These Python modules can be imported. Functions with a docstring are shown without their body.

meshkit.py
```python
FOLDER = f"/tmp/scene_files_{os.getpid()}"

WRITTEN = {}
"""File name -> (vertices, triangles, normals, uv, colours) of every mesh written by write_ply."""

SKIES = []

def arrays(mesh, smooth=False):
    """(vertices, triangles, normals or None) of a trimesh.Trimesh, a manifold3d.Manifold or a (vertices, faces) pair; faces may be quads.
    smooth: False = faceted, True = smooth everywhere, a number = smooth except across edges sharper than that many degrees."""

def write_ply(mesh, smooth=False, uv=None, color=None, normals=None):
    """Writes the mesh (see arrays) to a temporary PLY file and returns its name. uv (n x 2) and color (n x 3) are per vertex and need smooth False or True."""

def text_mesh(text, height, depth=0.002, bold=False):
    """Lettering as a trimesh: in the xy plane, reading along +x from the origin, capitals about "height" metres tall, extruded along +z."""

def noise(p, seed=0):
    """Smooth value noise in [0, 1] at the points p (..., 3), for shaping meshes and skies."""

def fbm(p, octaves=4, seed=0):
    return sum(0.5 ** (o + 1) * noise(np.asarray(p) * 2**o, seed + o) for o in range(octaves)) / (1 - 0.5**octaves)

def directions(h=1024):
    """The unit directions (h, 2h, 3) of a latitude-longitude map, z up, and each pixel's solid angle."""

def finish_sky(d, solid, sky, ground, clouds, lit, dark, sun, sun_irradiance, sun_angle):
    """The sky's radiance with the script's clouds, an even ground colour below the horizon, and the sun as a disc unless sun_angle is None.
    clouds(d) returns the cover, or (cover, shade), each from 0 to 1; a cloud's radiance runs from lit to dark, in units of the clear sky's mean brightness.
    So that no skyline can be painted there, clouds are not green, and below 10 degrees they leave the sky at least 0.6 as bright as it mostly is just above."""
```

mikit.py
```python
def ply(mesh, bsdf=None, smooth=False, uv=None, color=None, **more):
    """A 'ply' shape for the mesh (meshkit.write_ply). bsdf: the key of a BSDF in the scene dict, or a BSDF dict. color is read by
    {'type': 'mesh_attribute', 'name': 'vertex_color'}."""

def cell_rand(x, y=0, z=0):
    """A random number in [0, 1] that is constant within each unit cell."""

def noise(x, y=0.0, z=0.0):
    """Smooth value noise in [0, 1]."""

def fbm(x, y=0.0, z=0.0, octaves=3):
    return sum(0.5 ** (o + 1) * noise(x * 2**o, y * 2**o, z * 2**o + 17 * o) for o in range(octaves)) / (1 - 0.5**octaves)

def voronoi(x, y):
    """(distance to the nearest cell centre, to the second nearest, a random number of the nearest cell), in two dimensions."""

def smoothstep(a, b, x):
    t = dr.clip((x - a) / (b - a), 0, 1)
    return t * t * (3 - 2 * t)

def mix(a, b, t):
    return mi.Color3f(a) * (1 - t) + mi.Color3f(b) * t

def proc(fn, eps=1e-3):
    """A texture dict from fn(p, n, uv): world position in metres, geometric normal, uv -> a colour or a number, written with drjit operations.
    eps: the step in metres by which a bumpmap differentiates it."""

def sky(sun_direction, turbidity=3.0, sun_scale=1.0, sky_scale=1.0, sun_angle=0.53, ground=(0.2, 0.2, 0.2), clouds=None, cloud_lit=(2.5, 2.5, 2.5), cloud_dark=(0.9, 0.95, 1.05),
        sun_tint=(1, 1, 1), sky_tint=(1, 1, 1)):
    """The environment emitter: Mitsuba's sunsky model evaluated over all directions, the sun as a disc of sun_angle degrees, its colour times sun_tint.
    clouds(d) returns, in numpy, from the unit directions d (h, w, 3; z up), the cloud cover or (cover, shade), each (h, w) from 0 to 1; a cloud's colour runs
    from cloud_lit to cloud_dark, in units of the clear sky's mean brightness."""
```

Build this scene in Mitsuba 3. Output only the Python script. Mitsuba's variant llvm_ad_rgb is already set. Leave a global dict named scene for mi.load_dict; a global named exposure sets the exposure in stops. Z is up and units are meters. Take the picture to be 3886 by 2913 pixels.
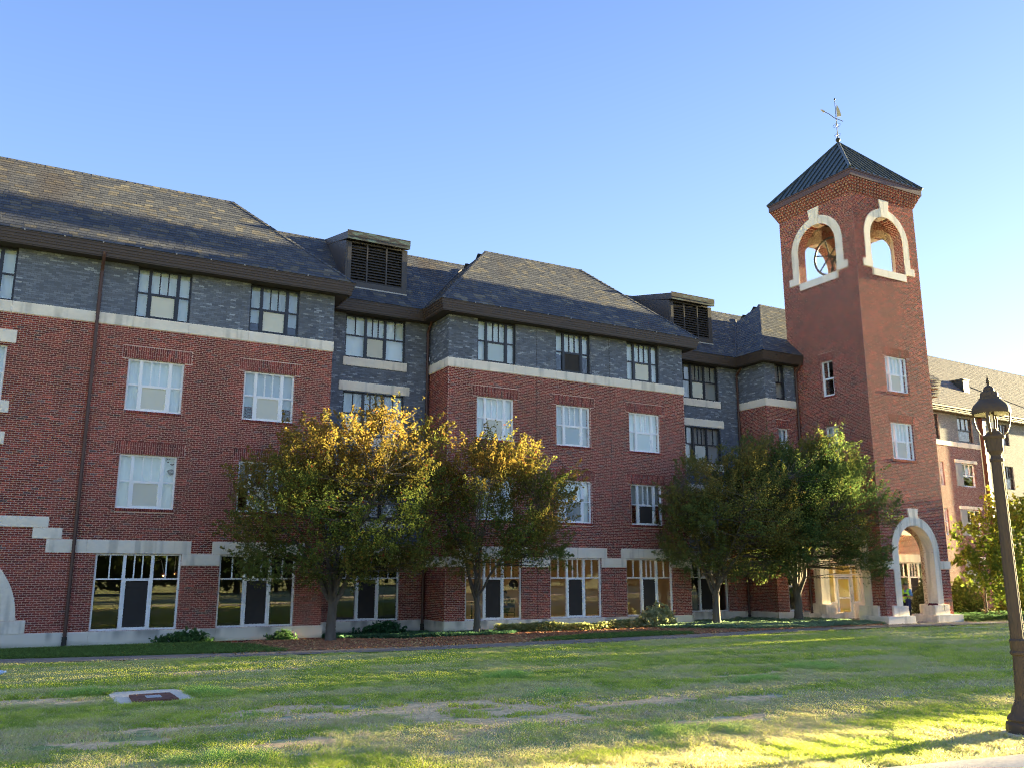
import math, random
import numpy as np, trimesh, mitsuba as mi, drjit as dr
import manifold3d as m3
import mikit, meshkit
from mikit import noise, fbm, cell_rand, smoothstep, mix
from shapely.geometry import Polygon, LineString, Point, MultiPolygon
from shapely.geometry import box as sbox
from shapely.ops import unary_union
import shapely

random.seed(7)
R = np.random.default_rng(11)
T = mi.ScalarTransform4f
scene, labels = {'type': 'scene'}, {}

# ------------------------------------------------------------------ camera, sky, exposure
CAM = np.array([-2.628, -31.269, 2.177]); YAW, PITCH, FPX = math.radians(28.95), math.radians(12.158), 3339.0
FWD = np.array([math.sin(YAW) * math.cos(PITCH), math.cos(YAW) * math.cos(PITCH), math.sin(PITCH)])
RIGHT = np.array([math.cos(YAW), -math.sin(YAW), 0.0]); UP = np.cross(RIGHT, FWD)
scene['camera'] = {'type': 'perspective', 'fov': 2 * math.degrees(math.atan(1943 / FPX)), 'fov_axis': 'x', 'near_clip': 0.1, 'far_clip': 2000.0,
                   'to_world': T().look_at(origin=CAM.tolist(), target=(CAM + FWD).tolist(), up=UP.tolist())}
SUN = (1.0, -0.021, 0.118)
scene['sky'] = mikit.sky(SUN, turbidity=1.8, sun_scale=4.1, sky_scale=1.0, sun_angle=0.6, ground=(0.28, 0.28, 0.16), sky_tint=(0.375, 0.425, 0.66), sun_tint=(0.55, 0.88, 1.95))
exposure = 5.12


def in_frame(p, m=0.0):
    d = np.asarray(p) - CAM
    z = d @ FWD
    return (z > 0) & (np.abs(d @ RIGHT) / z < 1943 / FPX + m) & (np.abs(d @ UP) / z < 1456 / FPX + m)


# ------------------------------------------------------------------ materials
CH, BL = 0.0677, 0.2031            # brick course height, brick length with joint


def mat(key, color, rough=0.8, **k):
    scene[key] = {'type': 'twosided', 'bsdf': {'type': 'principled', 'base_color': color if isinstance(color, dict) else {'type': 'rgb', 'value': list(color)}, 'roughness': rough, **k}}
    return key


VC = {'type': 'mesh_attribute', 'name': 'vertex_color'}


def brick_fn(palette, mortar, front=None):
    """front: the axis the wall faces; there only mortar shows, between real bricks."""
    def fn(p, n, uv):
        u = dr.select(dr.abs(n.y) > 0.5, p.x, p.y)
        i = dr.floor(p.z / CH)
        q = u / BL - 0.5 * (i - 2 * dr.floor(i / 2))
        j = dr.floor(q)
        fu, fz = (q - j) * BL, p.z - i * CH
        edge = dr.minimum(dr.minimum(fu, BL - fu), dr.minimum(fz, CH - fz))
        m = dr.select(edge < 0.0075, 1.0, 0.0)
        t = cell_rand(j, i, 3)
        c = mix(palette[0], palette[1], t)
        c = mix(c, palette[2], dr.select(cell_rand(j, i, 9) > 0.94, 1.0, 0.0))
        c = c * (0.85 + 0.3 * noise(p.x * 0.7, p.y * 0.7, p.z * 0.7))
        if front is not None: m = dr.select(dr.abs(n.y if front == 'y' else n.x) > 0.5, 1.0, m)
        return mix(c, mortar, m)
    return fn


RED = [(0.165, 0.030, 0.024), (0.31, 0.055, 0.038), (0.15, 0.08, 0.078)]
GREY = [(0.115, 0.132, 0.175), (0.20, 0.222, 0.27), (0.32, 0.35, 0.40)]
MORTAR, GMORTAR = (0.70, 0.53, 0.425), (0.12, 0.13, 0.15)
mat('m_brick_vc', VC, 0.9)
mat('m_red_back', mikit.proc(brick_fn(RED, MORTAR)), 0.92)
for _a in 'xy':
    mat(f'm_red_{_a}', mikit.proc(brick_fn(RED, MORTAR, _a)), 0.92); mat(f'm_grey_{_a}', mikit.proc(brick_fn(GREY, GMORTAR, _a)), 0.85)
mat('m_pink_back', mikit.proc(brick_fn([(0.15, 0.048, 0.042), (0.23, 0.08, 0.068), (0.26, 0.17, 0.165)], (0.36, 0.31, 0.28))), 0.9)
mat('m_pale_back', mikit.proc(brick_fn([(0.17, 0.178, 0.195), (0.23, 0.235, 0.25), (0.28, 0.28, 0.29)], (0.13, 0.13, 0.14))), 0.85)
for i in range(6):
    t = i / 5
    mat(f'm_red_{i}', [RED[0][k] * (1 - t) + RED[1][k] * t for k in range(3)], 0.9)
    mat(f'm_grey_{i}', [GREY[0][k] * (1 - t) + GREY[1][k] * t for k in range(3)], 0.8)


def stone_fn(p, n, uv):
    c = mix((0.86, 0.755, 0.62), (0.94, 0.84, 0.70), noise(p.x * 1.3, p.y * 1.3, p.z * 3))
    st = smoothstep(0.52, 0.8, fbm(p.x * 4.0 + p.y * 4.0, p.z * 0.5, 2.0, 3))
    c = mix(c, (0.42, 0.39, 0.33), 0.55 * st)
    return c * (0.9 + 0.14 * fbm(p.x * 14, p.y * 14, p.z * 14, 2))


def base_fn(p, n, uv):
    c = mix((0.74, 0.66, 0.55), (0.85, 0.76, 0.64), noise(p.x * 0.8, p.y, p.z * 2))
    streak = smoothstep(0.42, 0.72, fbm(p.x * 2.6, p.y * 2.6, p.z * 0.35, 3))
    c = mix(c, (0.22, 0.21, 0.19), 0.7 * streak * smoothstep(0.0, 0.4, p.z))
    low = smoothstep(0.16, -0.02, p.z + 0.12 * (noise(p.x * 2.0, p.y * 2.0) - 0.5))
    return mix(c, (0.25, 0.26, 0.19), 0.6 * low)


mat('m_stone', mikit.proc(stone_fn), 0.85)
mat('m_mortar', (0.40, 0.26, 0.20), 0.9)
mat('m_base', mikit.proc(base_fn), 0.9)
mat('m_brown', (0.075, 0.052, 0.039), 0.45, specular=0.4)
mat('m_soffit', (0.045, 0.036, 0.03), 0.7)
mat('m_pipe', (0.085, 0.040, 0.032), 0.5)


def copper_fn(p, n, uv):
    v = smoothstep(0.45, 0.7, fbm(p.x * 3.0, p.y * 3.0, p.z * 9, 3))
    return mix((0.055, 0.045, 0.038), (0.13, 0.19, 0.16), v * 0.85)


mat('m_copper', (0.055, 0.048, 0.047), 0.5)
mat('m_verdigris', mikit.proc(copper_fn), 0.6)
mat('m_towerroof', (0.042, 0.055, 0.058), 0.42, specular=0.6)
mat('m_seam', (0.02, 0.028, 0.028), 0.5)
mat('m_white', (0.90, 0.89, 0.89), 0.5)
mat('m_darkframe', (0.018, 0.020, 0.028), 0.35)
mat('m_blind', (0.68, 0.78, 0.78), 0.9)
mat('m_blind2', (0.48, 0.57, 0.60), 0.9)
mat('m_blind3', (0.30, 0.32, 0.31), 0.9)
mat('m_screen', (0.66, 0.645, 0.55), 0.95)
mat('m_screen_dark', (0.055, 0.05, 0.048), 1.0, specular=0.05)
mat('m_dark', (0.02, 0.02, 0.022), 0.8)
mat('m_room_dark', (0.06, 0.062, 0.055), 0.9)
mat('m_room_tan', (0.36, 0.275, 0.18), 0.9)
mat('m_room_yellow', (0.66, 0.55, 0.30), 0.9)
scene['m_glass'] = {'type': 'thindielectric', 'int_ior': 1.62}
mat('m_slate_vc', VC, 0.65, specular=0.35)
mat('m_black', (0.02, 0.019, 0.018), 0.5)
mat('m_lamp', (0.078, 0.057, 0.044), 0.65, specular=0.3)
mat('m_lamp_in', (0.55, 0.53, 0.42), 0.5)
mat('m_gold', (0.75, 0.52, 0.22), 0.35, metallic=0.6)
mat('m_bronze', (0.12, 0.09, 0.06), 0.4, metallic=0.7)
scene['m_leaf'] = {'type': 'principledthin', 'base_color': VC, 'roughness': 0.5, 'diff_trans': 0.9, 'spec_trans': 0.0, 'eta': 1.35}
scene['m_blade'] = {'type': 'principledthin', 'base_color': VC, 'roughness': 0.6, 'diff_trans': 0.7, 'spec_trans': 0.0, 'eta': 1.3}
mat('m_chip', VC, 0.95)


def bark_fn(p, n, uv):
    return mix((0.10, 0.082, 0.068), (0.18, 0.155, 0.13), fbm(p.x * 18, p.y * 18, p.z * 5, 3)) * (0.75 + 0.4 * noise(p.x * 5, p.y * 5, p.z * 3))


mat('m_bark', mikit.proc(bark_fn), 0.95)
mat('m_twig', (0.10, 0.08, 0.065), 0.9)


# worn patches and taller tufts of the lawn: centre and half axes
BARE = [(1.3, -17.7, .9, .33), (2.5, -18.5, 1.2, .42), (4.0, -19.6, 1.2, .42), (6.0, -19.7, 1.0, .32), (3.4, -20.4, .8, .28), (7.6, -20.3, .7, .22), (-2.25, -14.55, .75, .4), (-1.9, -14.9, .6, .3), (-0.7, -18.7, .6, .2),
        (1.2, -10.6, .7, .2), (2.6, -11.0, .6, .18), (0.4, -11.4, .4, .15), (-1.5, -19.4, .5, .2), (0.6, -20.6, .5, .2), (10.5, -17.5, .7, .2), (5.6, -21.8, .7, .2)]
BARE = [(a, b, c * 1.7, d * 1.6) for a, b, c, d in BARE]
WORN = [(2.4, -18.6, 2.7, 1.0), (5.6, -19.8, 2.6, 0.9), (-1.6, -14.8, 1.3, 0.6), (1.3, -10.8, 1.8, 0.5), (3.2, -20.9, 1.6, 0.5)]
TALL = [(4.63, -22.37, .7, .3), (12.34, -17.29, .8, .35), (5.36, -18.3, .6, .3), (6.12, -15.3, .5, .3), (-1.45, -14.0, .5, .22), (0.43, -18.14, .3, .15), (0.55, -14.95, .35, .5), (3.3, -21.3, .4, .2), (9.5, -18.6, .5, .25), (-0.6, -21.2, .5, .2), (1.8, -22.0, .4, .15)]


def ground_fn(p, n, uv):
    big = fbm(p.x * 0.5, p.y * 0.9, 3.0, 3)
    c = mix((0.20, 0.23, 0.07), (0.30, 0.30, 0.11), smoothstep(0.35, 0.65, big))
    c = mix(c, (0.46, 0.375, 0.28), 0.75 * smoothstep(0.5, 0.75, fbm(p.x * 1.1, p.y * 2.0, 9.0, 3)))
    w = (fbm(p.x * 3.0, p.y * 3.0, 0.0, 3) - 0.5) * 2.4
    o = mi.Float(0)
    for cx, cy, rx, ry in BARE + [(a, b, c_, d) for a, b, c_, d in WORN]: o = dr.maximum(o, 1.2 - dr.sqrt(dr.square((p.x - cx) / rx) + dr.square((p.y - cy) / ry)) + w)
    c = mix(c, mix((0.50, 0.32, 0.15), (0.72, 0.48, 0.25), fbm(p.x * 5, p.y * 9, 1.0, 3)), smoothstep(0.1, 0.5, o))
    return c * (0.75 + 0.5 * noise(p.x * 25, p.y * 25))


def path_fn(p, n, uv):
    a, b = p.x * 0.97 + p.y * 0.24, p.y * 0.97 - p.x * 0.24
    i = dr.floor(b / 0.11)
    q = a / 0.21 - 0.5 * (i - 2 * dr.floor(i / 2))
    e = dr.minimum(dr.minimum(q - dr.floor(q), 1 - (q - dr.floor(q))) * 0.21, dr.minimum(b / 0.11 - i, 1 - (b / 0.11 - i)) * 0.11)
    c = mix((0.15, 0.11, 0.09), (0.23, 0.175, 0.145), cell_rand(dr.floor(q), i))
    c = mix(c, (0.16, 0.14, 0.12), dr.select(e < 0.008, 1.0, 0.0))
    return mix(c, (0.26, 0.205, 0.15), 0.55 * noise(p.x * 0.9, p.y * 2.5))


def concrete_fn(p, n, uv):
    return mix((0.56, 0.45, 0.33), (0.72, 0.59, 0.44), fbm(p.x * 2, p.y * 2, p.z, 3)) * (0.88 + 0.2 * noise(p.x * 40, p.y * 40))


def soil_fn(p, n, uv):
    return mix((0.10, 0.06, 0.04), (0.17, 0.105, 0.065), fbm(p.x * 6, p.y * 6, 0.0, 3))


def rust_fn(p, n, uv):
    return mix((0.11, 0.045, 0.03), (0.20, 0.085, 0.05), fbm(p.x * 9, p.y * 9, p.z * 9, 3))


mat('m_ground', mikit.proc(ground_fn), 0.95)
mat('m_path', mikit.proc(path_fn), 0.85)
mat('m_concrete', mikit.proc(concrete_fn), 0.9)
mat('m_soil', mikit.proc(soil_fn), 0.95)
mat('m_rust', mikit.proc(rust_fn), 0.8)
mat('m_plate', (0.42, 0.40, 0.37), 0.6)

Z3 = np.array([0, 0, 1.0])


# ------------------------------------------------------------------ helpers
def S(key, mesh, m, smooth=False, color=None, **more):
    scene[key] = mikit.ply(mesh, m, smooth=smooth, color=color, **more)
    return key


def num(base, used={}):
    k = base
    i = 0
    while k in used:
        i += 1
        k = f'{base}_{i:03d}'
    used[k] = 1
    return k


def tag(key, label, cat=None, group=None, kind=None):
    d = {'label': label}
    if cat: d['category'] = cat
    if group: d['group'] = group
    if kind: d['kind'] = kind
    labels[key] = d
    return key


class Fr:
    """A wall's frame: u along the wall, z up, n outward (U x Z = N)."""
    def __init__(s, O, U):
        s.O, s.U = np.array(O, float), np.array(U, float) / np.linalg.norm(U)
        s.N = np.cross(s.U, Z3)

    def pt(s, u, z, n=0.0):
        u, z, n = np.broadcast_arrays(*(np.asarray(a, float) for a in (u, z, n)))
        return s.O + u[..., None] * s.U + z[..., None] * Z3 + n[..., None] * s.N


class MB:
    def __init__(s): s.v, s.f, s.n = [], [], 0

    def add(s, v, f):
        s.v.append(np.asarray(v, float)); s.f.append(np.asarray(f, int) + s.n); s.n += len(v)
        return s

    def mesh(s, m):
        return s.add(np.array(m.vertices), np.array(m.faces))

    def box(s, fr, u0, u1, z0, z1, n0, n1):
        c = np.array([[u, z, n] for u in (u0, u1) for z in (z0, z1) for n in (n0, n1)])
        return s.add(fr.pt(c[:, 0], c[:, 1], c[:, 2]), BOXF)

    def slab(s, fr, poly, n0, n1):
        for g in getattr(poly, 'geoms', [poly]):
            if g.area < 1e-6: continue
            m = trimesh.creation.extrude_polygon(g, n1 - n0, engine='earcut')
            v = np.array(m.vertices)
            s.add(fr.pt(v[:, 0], v[:, 1], n0 + v[:, 2]), m.faces)
        return s

    def tube(s, pts, rad, k=8, cap=True):
        pts = np.asarray(pts, float); rad = np.broadcast_to(rad, len(pts))
        rings = []
        ref = None
        for i in range(len(pts)):
            d = pts[min(i + 1, len(pts) - 1)] - pts[max(i - 1, 0)]
            d = d / (np.linalg.norm(d) + 1e-12)
            if ref is None: ref = np.cross(d, [0, 0, 1.0] if abs(d[2]) < 0.9 else [1.0, 0, 0])
            a = ref - d * (ref @ d); a /= np.linalg.norm(a) + 1e-12; ref = a
            b = np.cross(d, a)
            th = np.arange(k) * 2 * np.pi / k
            rings.append(pts[i] + rad[i] * (np.cos(th)[:, None] * a + np.sin(th)[:, None] * b))
        v = np.vstack(rings); f = []
        for i in range(len(pts) - 1):
            for j in range(k):
                a, b = i * k + j, i * k + (j + 1) % k
                f += [[a, b, b + k], [a, b + k, a + k]]
        if cap:
            v = np.vstack([v, pts[:1], pts[-1:]]); n = len(v)
            for j in range(k):
                f += [[n - 2, (j + 1) % k, j], [n - 1, (len(pts) - 1) * k + j, (len(pts) - 1) * k + (j + 1) % k]]
        return s.add(v, f)

    def lathe(s, prof, c, k=24):
        prof = np.asarray(prof, float); th = np.arange(k) * 2 * np.pi / k
        v = np.concatenate([np.stack([c[0] + r * np.cos(th), c[1] + r * np.sin(th), np.full(k, c[2] + z)], 1) for r, z in prof])
        f = []
        for i in range(len(prof) - 1):
            for j in range(k):
                a, b = i * k + j, i * k + (j + 1) % k
                f += [[a, b, b + k], [a, b + k, a + k]]
        return s.add(v, f)

    def out(s): return np.vstack(s.v), np.vstack(s.f)


BOXF = np.array([[0, 1, 3], [0, 3, 2], [4, 6, 7], [4, 7, 5], [0, 4, 5], [0, 5, 1], [2, 3, 7], [2, 7, 6], [0, 2, 6], [0, 6, 4], [1, 5, 7], [1, 7, 3]])
# corner order u,z,n ; make outward for U x Z = N
_t = trimesh.Trimesh(np.array([[u, z, n] for u in (0, 1) for z in (0, 1) for n in (0, 1)], float), BOXF, process=False)
if _t.volume < 0: BOXF = BOXF[:, ::-1]


def bx(key, m, fr, *a):
    return S(key, MB().box(fr, *a).out(), m)


# ---- bricks
BRICKS = {}          # (thing, kind) -> list of (frame, u0, u1, z0, z1, proud, full)


def lay(poly, bl=BL, ch=CH, stag=True):
    out = []
    u0, z0, u1, z1 = poly.bounds
    for i in range(int(math.floor(z0 / ch)), int(math.ceil(z1 / ch))):
        zc = (i + 0.5) * ch
        if zc <= z0 or zc >= z1: continue
        g = LineString([(u0 - 1, zc), (u1 + 1, zc)]).intersection(poly)
        za, zb = max(i * ch, z0) + 0.0072, min((i + 1) * ch, z1) - 0.0072
        for s in getattr(g, 'geoms', [g]):
            if s.is_empty or s.geom_type != 'LineString': continue
            a, b = sorted((s.coords[0][0], s.coords[-1][0]))
            off = 0.5 * (i % 2) if stag else 0
            j0, j1 = math.floor(a / bl - off), math.ceil(b / bl - off)
            for j in range(j0, j1 + 1):
                e0, e1 = max(a, (j + off) * bl) + 0.0072, min(b, (j + 1 + off) * bl) - 0.0072
                if e1 - e0 > 0.025: out.append((e0, e1, za, zb, e1 - e0 > bl - 0.0148 and zb - za > ch - 0.0148))
    return out


def bricks(thing, kind, fr, poly, proud=0.0):
    L = BRICKS.setdefault((thing, kind), [])
    for g in getattr(poly, 'geoms', [poly]):
        if g.area > 1e-4: L += [(fr, *r[:4], proud, r[4]) for r in lay(g)]


def soldier(thing, kind, fr, u0, u1, z0, z1):
    """Upright bricks two high, long and short alternating."""
    L = BRICKS.setdefault((thing, kind), []); h = (z1 - z0); n = round((u1 - u0) / 0.0677); w = (u1 - u0) / n
    for i in range(n):
        cut = z0 + h * (0.66 if i % 2 else 0.34)
        for a, b in ((z0, cut), (cut, z1)): L.append((fr, u0 + i * w + 0.0072, u0 + (i + 1) * w - 0.0072, a + 0.007, b - 0.007, 0.001, False))


def rowlock(thing, kind, fr, u0, u1, z0, z1):
    L = BRICKS.setdefault((thing, kind), []); n = round((u1 - u0) / 0.0677); w = (u1 - u0) / n
    for i in range(n): L.append((fr, u0 + i * w + 0.005, u0 + (i + 1) * w - 0.005, z0 + 0.005, z1 - 0.005, 0.02, False))


def wall(key, m, thing, kind, fr, poly, cut=None, depth=0.3, layers=True):
    """Backing wall with its openings, and bricks proud of the mortar."""
    b = poly.bounds
    S(key, MB().slab(fr, poly.intersection(sbox(b[0] + 0.008, b[1], b[2] - 0.008, b[3])), -depth, -0.008).out(), m)
    if layers:
        p = poly if cut is None else poly.difference(cut)
        bricks(thing, kind, fr, p)


def flush_bricks():
    for (thing, kind), L in BRICKS.items():
        pal = GREY if kind == 'grey_brick' else RED
        C = np.array([fr.pt((a + b) / 2, (c + d) / 2, 0) for fr, a, b, c, d, p, full in L])
        full = np.array([l[6] for l in L])
        dist = np.linalg.norm(C - CAM, axis=1) + np.where(full & in_frame(C, -0.005), 0, 1e3)
        pick = [i for i in np.argsort(dist)[:300] if dist[i] < 900]
        holder = 'wall' if kind == 'brick' else 'grey_wall'
        unit = mikit.ply(MB().box(Fr((0, 0, 0), (1, 0, 0)), -0.0943, 0.0943, -0.02665, 0.02665, -0.009, 0.0).out())
        chosen = set()
        for i in pick:
            fr = L[i][0]; c = C[i] + fr.N * (R.uniform(-0.0012, 0.0012) + L[i][5])
            M = np.eye(4); M[:3, 0], M[:3, 1], M[:3, 2], M[:3, 3] = fr.U, -fr.N, Z3, c
            pre = 'm_grey_' if kind == 'grey_brick' else 'm_red_'
            scene[num(f'{thing}__{holder}__brick')] = {**unit, 'bsdf': {'type': 'ref', 'id': f'{pre}{R.integers(0, 6)}'}, 'to_world': T(M)}
            chosen.add(int(i))
        rest = [l for i, l in enumerate(L) if i not in chosen]
        if not rest: continue
        a = np.array([l[1:6] for l in rest]); n = len(rest)
        O = np.array([l[0].O for l in rest]); U = np.array([l[0].U for l in rest]); N = np.array([l[0].N for l in rest])
        front = a[:, 4] + R.uniform(-0.0012, 0.0012, n)
        cs = []
        for zz in (2, 3):
            for uu in (0, 1):
                for nn in (0, 1):
                    cs.append(O + a[:, uu, None] * U + a[:, zz, None] * Z3 + (np.full(n, -0.009) if nn == 0 else front)[:, None] * N)
        v = np.stack(cs, 1).reshape(-1, 3)      # index: z*4+u*2+n
        quad = np.array([[1, 3, 7], [1, 7, 5], [5, 7, 6], [5, 6, 4], [0, 2, 3], [0, 3, 1], [0, 1, 5], [0, 5, 4], [3, 2, 6], [3, 6, 7]])
        f = (quad[None] + 8 * np.arange(n)[:, None, None]).reshape(-1, 3)
        t = R.random(n)[:, None]
        col = np.array(pal[0]) * (1 - t) + np.array(pal[1]) * t
        odd = R.random(n) < (0.035 if pal is RED else 0.10)
        col[odd] = pal[2]
        col = col * np.clip(np.exp(R.normal(-0.03, 0.09 if pal is GREY else (0.36 if thing == 'bell_tower' else 0.24), (n, 1))), 0.5, 1.6)
        big = meshkit.fbm(np.c_[(v[::8] * 0.35)], 3, 5)
        col = col * ((0.8 + 0.4 * big) if pal is RED else (0.9 + 0.2 * big))[:, None]
        stk = np.clip((meshkit.fbm(np.c_[C[[i for i in range(len(L)) if i not in chosen]] * np.array([2.2, 2.2, 0.35])], 3, 15) - 0.52) * 4, 0, 1)[:, None]
        col = col * (1 - 0.25 * stk)
        S(f'{thing}__{"brickwork" if kind == "brick" else "grey_brickwork"}', (v, f), 'm_brick_vc', color=np.repeat(col, 8, 0))
        labels[f'{thing}__{"brickwork" if kind == "brick" else "grey_brickwork"}'] = {'kind': 'stuff', 'label': 'dark red brick courses' if kind == 'brick' else 'blue grey brick courses'}


# ---- windows
def window(key, fr, u0, u1, z0, z1, style, white=True, inset=0.11, blind='m_blind', drop=1.0, screen='m_screen', label=None, backing=True):
    """style: 'triple' (narrow, wide, narrow), 'even' (three equal), 'single', 'grid'."""
    W, H = u1 - u0, z1 - z0
    fm = 'm_white' if white else 'm_darkframe'
    f = MB(); ou, nf, nb = 0.055, -inset + 0.03, -inset - 0.06
    e = 0.004
    a0, a1 = u0 + e, u1 - e
    f.box(fr, a0, a0 + ou, z0 + e, z1 - e, nb, nf).box(fr, a1 - ou, a1, z0 + e, z1 - e, nb, nf)
    f.box(fr, a0 + ou, a1 - ou, z0 + e, z0 + e + ou, nb, nf).box(fr, a0 + ou, a1 - ou, z1 - e - ou, z1 - e, nb, nf)
    zi0, zi1 = z0 + e + ou, z1 - e - ou
    if style == 'triple':
        zt = z0 + H * 0.5
        cols = [(a0 + ou, u0 + W * 0.208), (u0 + W * 0.262, u0 + W * 0.725), (u0 + W * 0.785, a1 - ou)]
        lites = [1, 3, 1]
    elif style == 'even':
        zt = z0 + H * (0.665 if H > 2 else 0.52)
        cols = [(a0 + ou, u0 + W * 0.318), (u0 + W * 0.355, u0 + W * 0.645), (u0 + W * 0.682, a1 - ou)]
        lites = [2, 3, 2]
    else:
        zt = z0 + H * 0.5
        cols = [(a0 + ou, a1 - ou)]
        lites = [2 if style == 'single' else 3]
    for (x0, x1), (y0, y1) in zip(cols[:-1], cols[1:]):
        f.box(fr, x1, y0, zi0, zi1, nb + 0.005, nf + 0.01)
    panes = []
    for ci, ((x0, x1), n) in enumerate(zip(cols, lites)):
        f.box(fr, x0, x1, zt - 0.025, zt + 0.025, nb + 0.01, nf - 0.004)
        w = (x1 - x0) / n
        for i in range(n):
            if i: f.box(fr, x0 + i * w - 0.018, x0 + i * w + 0.018, zt + 0.025, zi1, nb + 0.02, nf - 0.01)
            panes.append((x0 + i * w + (0.014 if i else 0), x0 + (i + 1) * w - (0.014 if i < n - 1 else 0), zt + 0.025, zi1))
        if (len(cols) == 1 or ci == 1):      # a sash with its own rim
            r = 0.035
            f.box(fr, x0, x0 + r, zi0, zt - 0.025, nb + 0.012, nf - 0.006).box(fr, x1 - r, x1, zi0, zt - 0.025, nb + 0.012, nf - 0.006)
            f.box(fr, x0 + r, x1 - r, zi0, zi0 + r, nb + 0.012, nf - 0.006).box(fr, x0 + r, x1 - r, zt - 0.025 - r, zt - 0.025, nb + 0.012, nf - 0.006)
            if screen:
                S(f'{key}__insect_screen', MB().box(fr, x0 + r, x1 - r, zi0 + r, zt - 0.025 - r, -inset - 0.012, -inset - 0.008).out(), screen)
            panes.append((x0 + r, x1 - r, zi0 + r, zt - 0.025 - r))
        else:
            panes.append((x0, x1, zi0, zt - 0.025))
    S(f'{key}__frame', f.out(), fm)
    for p in panes:
        t = R.normal(0, 0.0022, 2)
        cu, cz = (p[0] + p[1]) / 2, (p[2] + p[3]) / 2
        q = [(p[0] - 0.004, p[2] - 0.004), (p[1] + 0.004, p[2] - 0.004), (p[1] + 0.004, p[3] + 0.004), (p[0] - 0.004, p[3] + 0.004)]
        v = np.array([fr.pt(u, z, -inset - 0.03 + t[0] * (u - cu) + t[1] * (z - cz)) for u, z in q])
        S(num(f'{key}__pane'), (v, [[0, 1, 2], [0, 2, 3]]), 'm_glass')
    if blind:
        zb = zi1 - (zi1 - zi0) * drop
        # pleated blind: gentle vertical folds
        k = max(6, int(W / 0.09)); us = np.linspace(a0 + 0.01, a1 - 0.01, k + 1)
        ns = -inset - 0.16 + 0.004 * np.where(np.arange(k + 1) % 2 == 0, 1, -1)
        v = np.vstack([fr.pt(us, np.full(k + 1, zb), ns), fr.pt(us, np.full(k + 1, z1), ns)])
        ff = [[i, i + 1, k + 2 + i] for i in range(k)] + [[i, k + 2 + i, k + 1 + i] for i in range(k)]
        S(f'{key}__blind', (v, ff), blind)
    if label: labels[key] = {'label': label}


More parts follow.
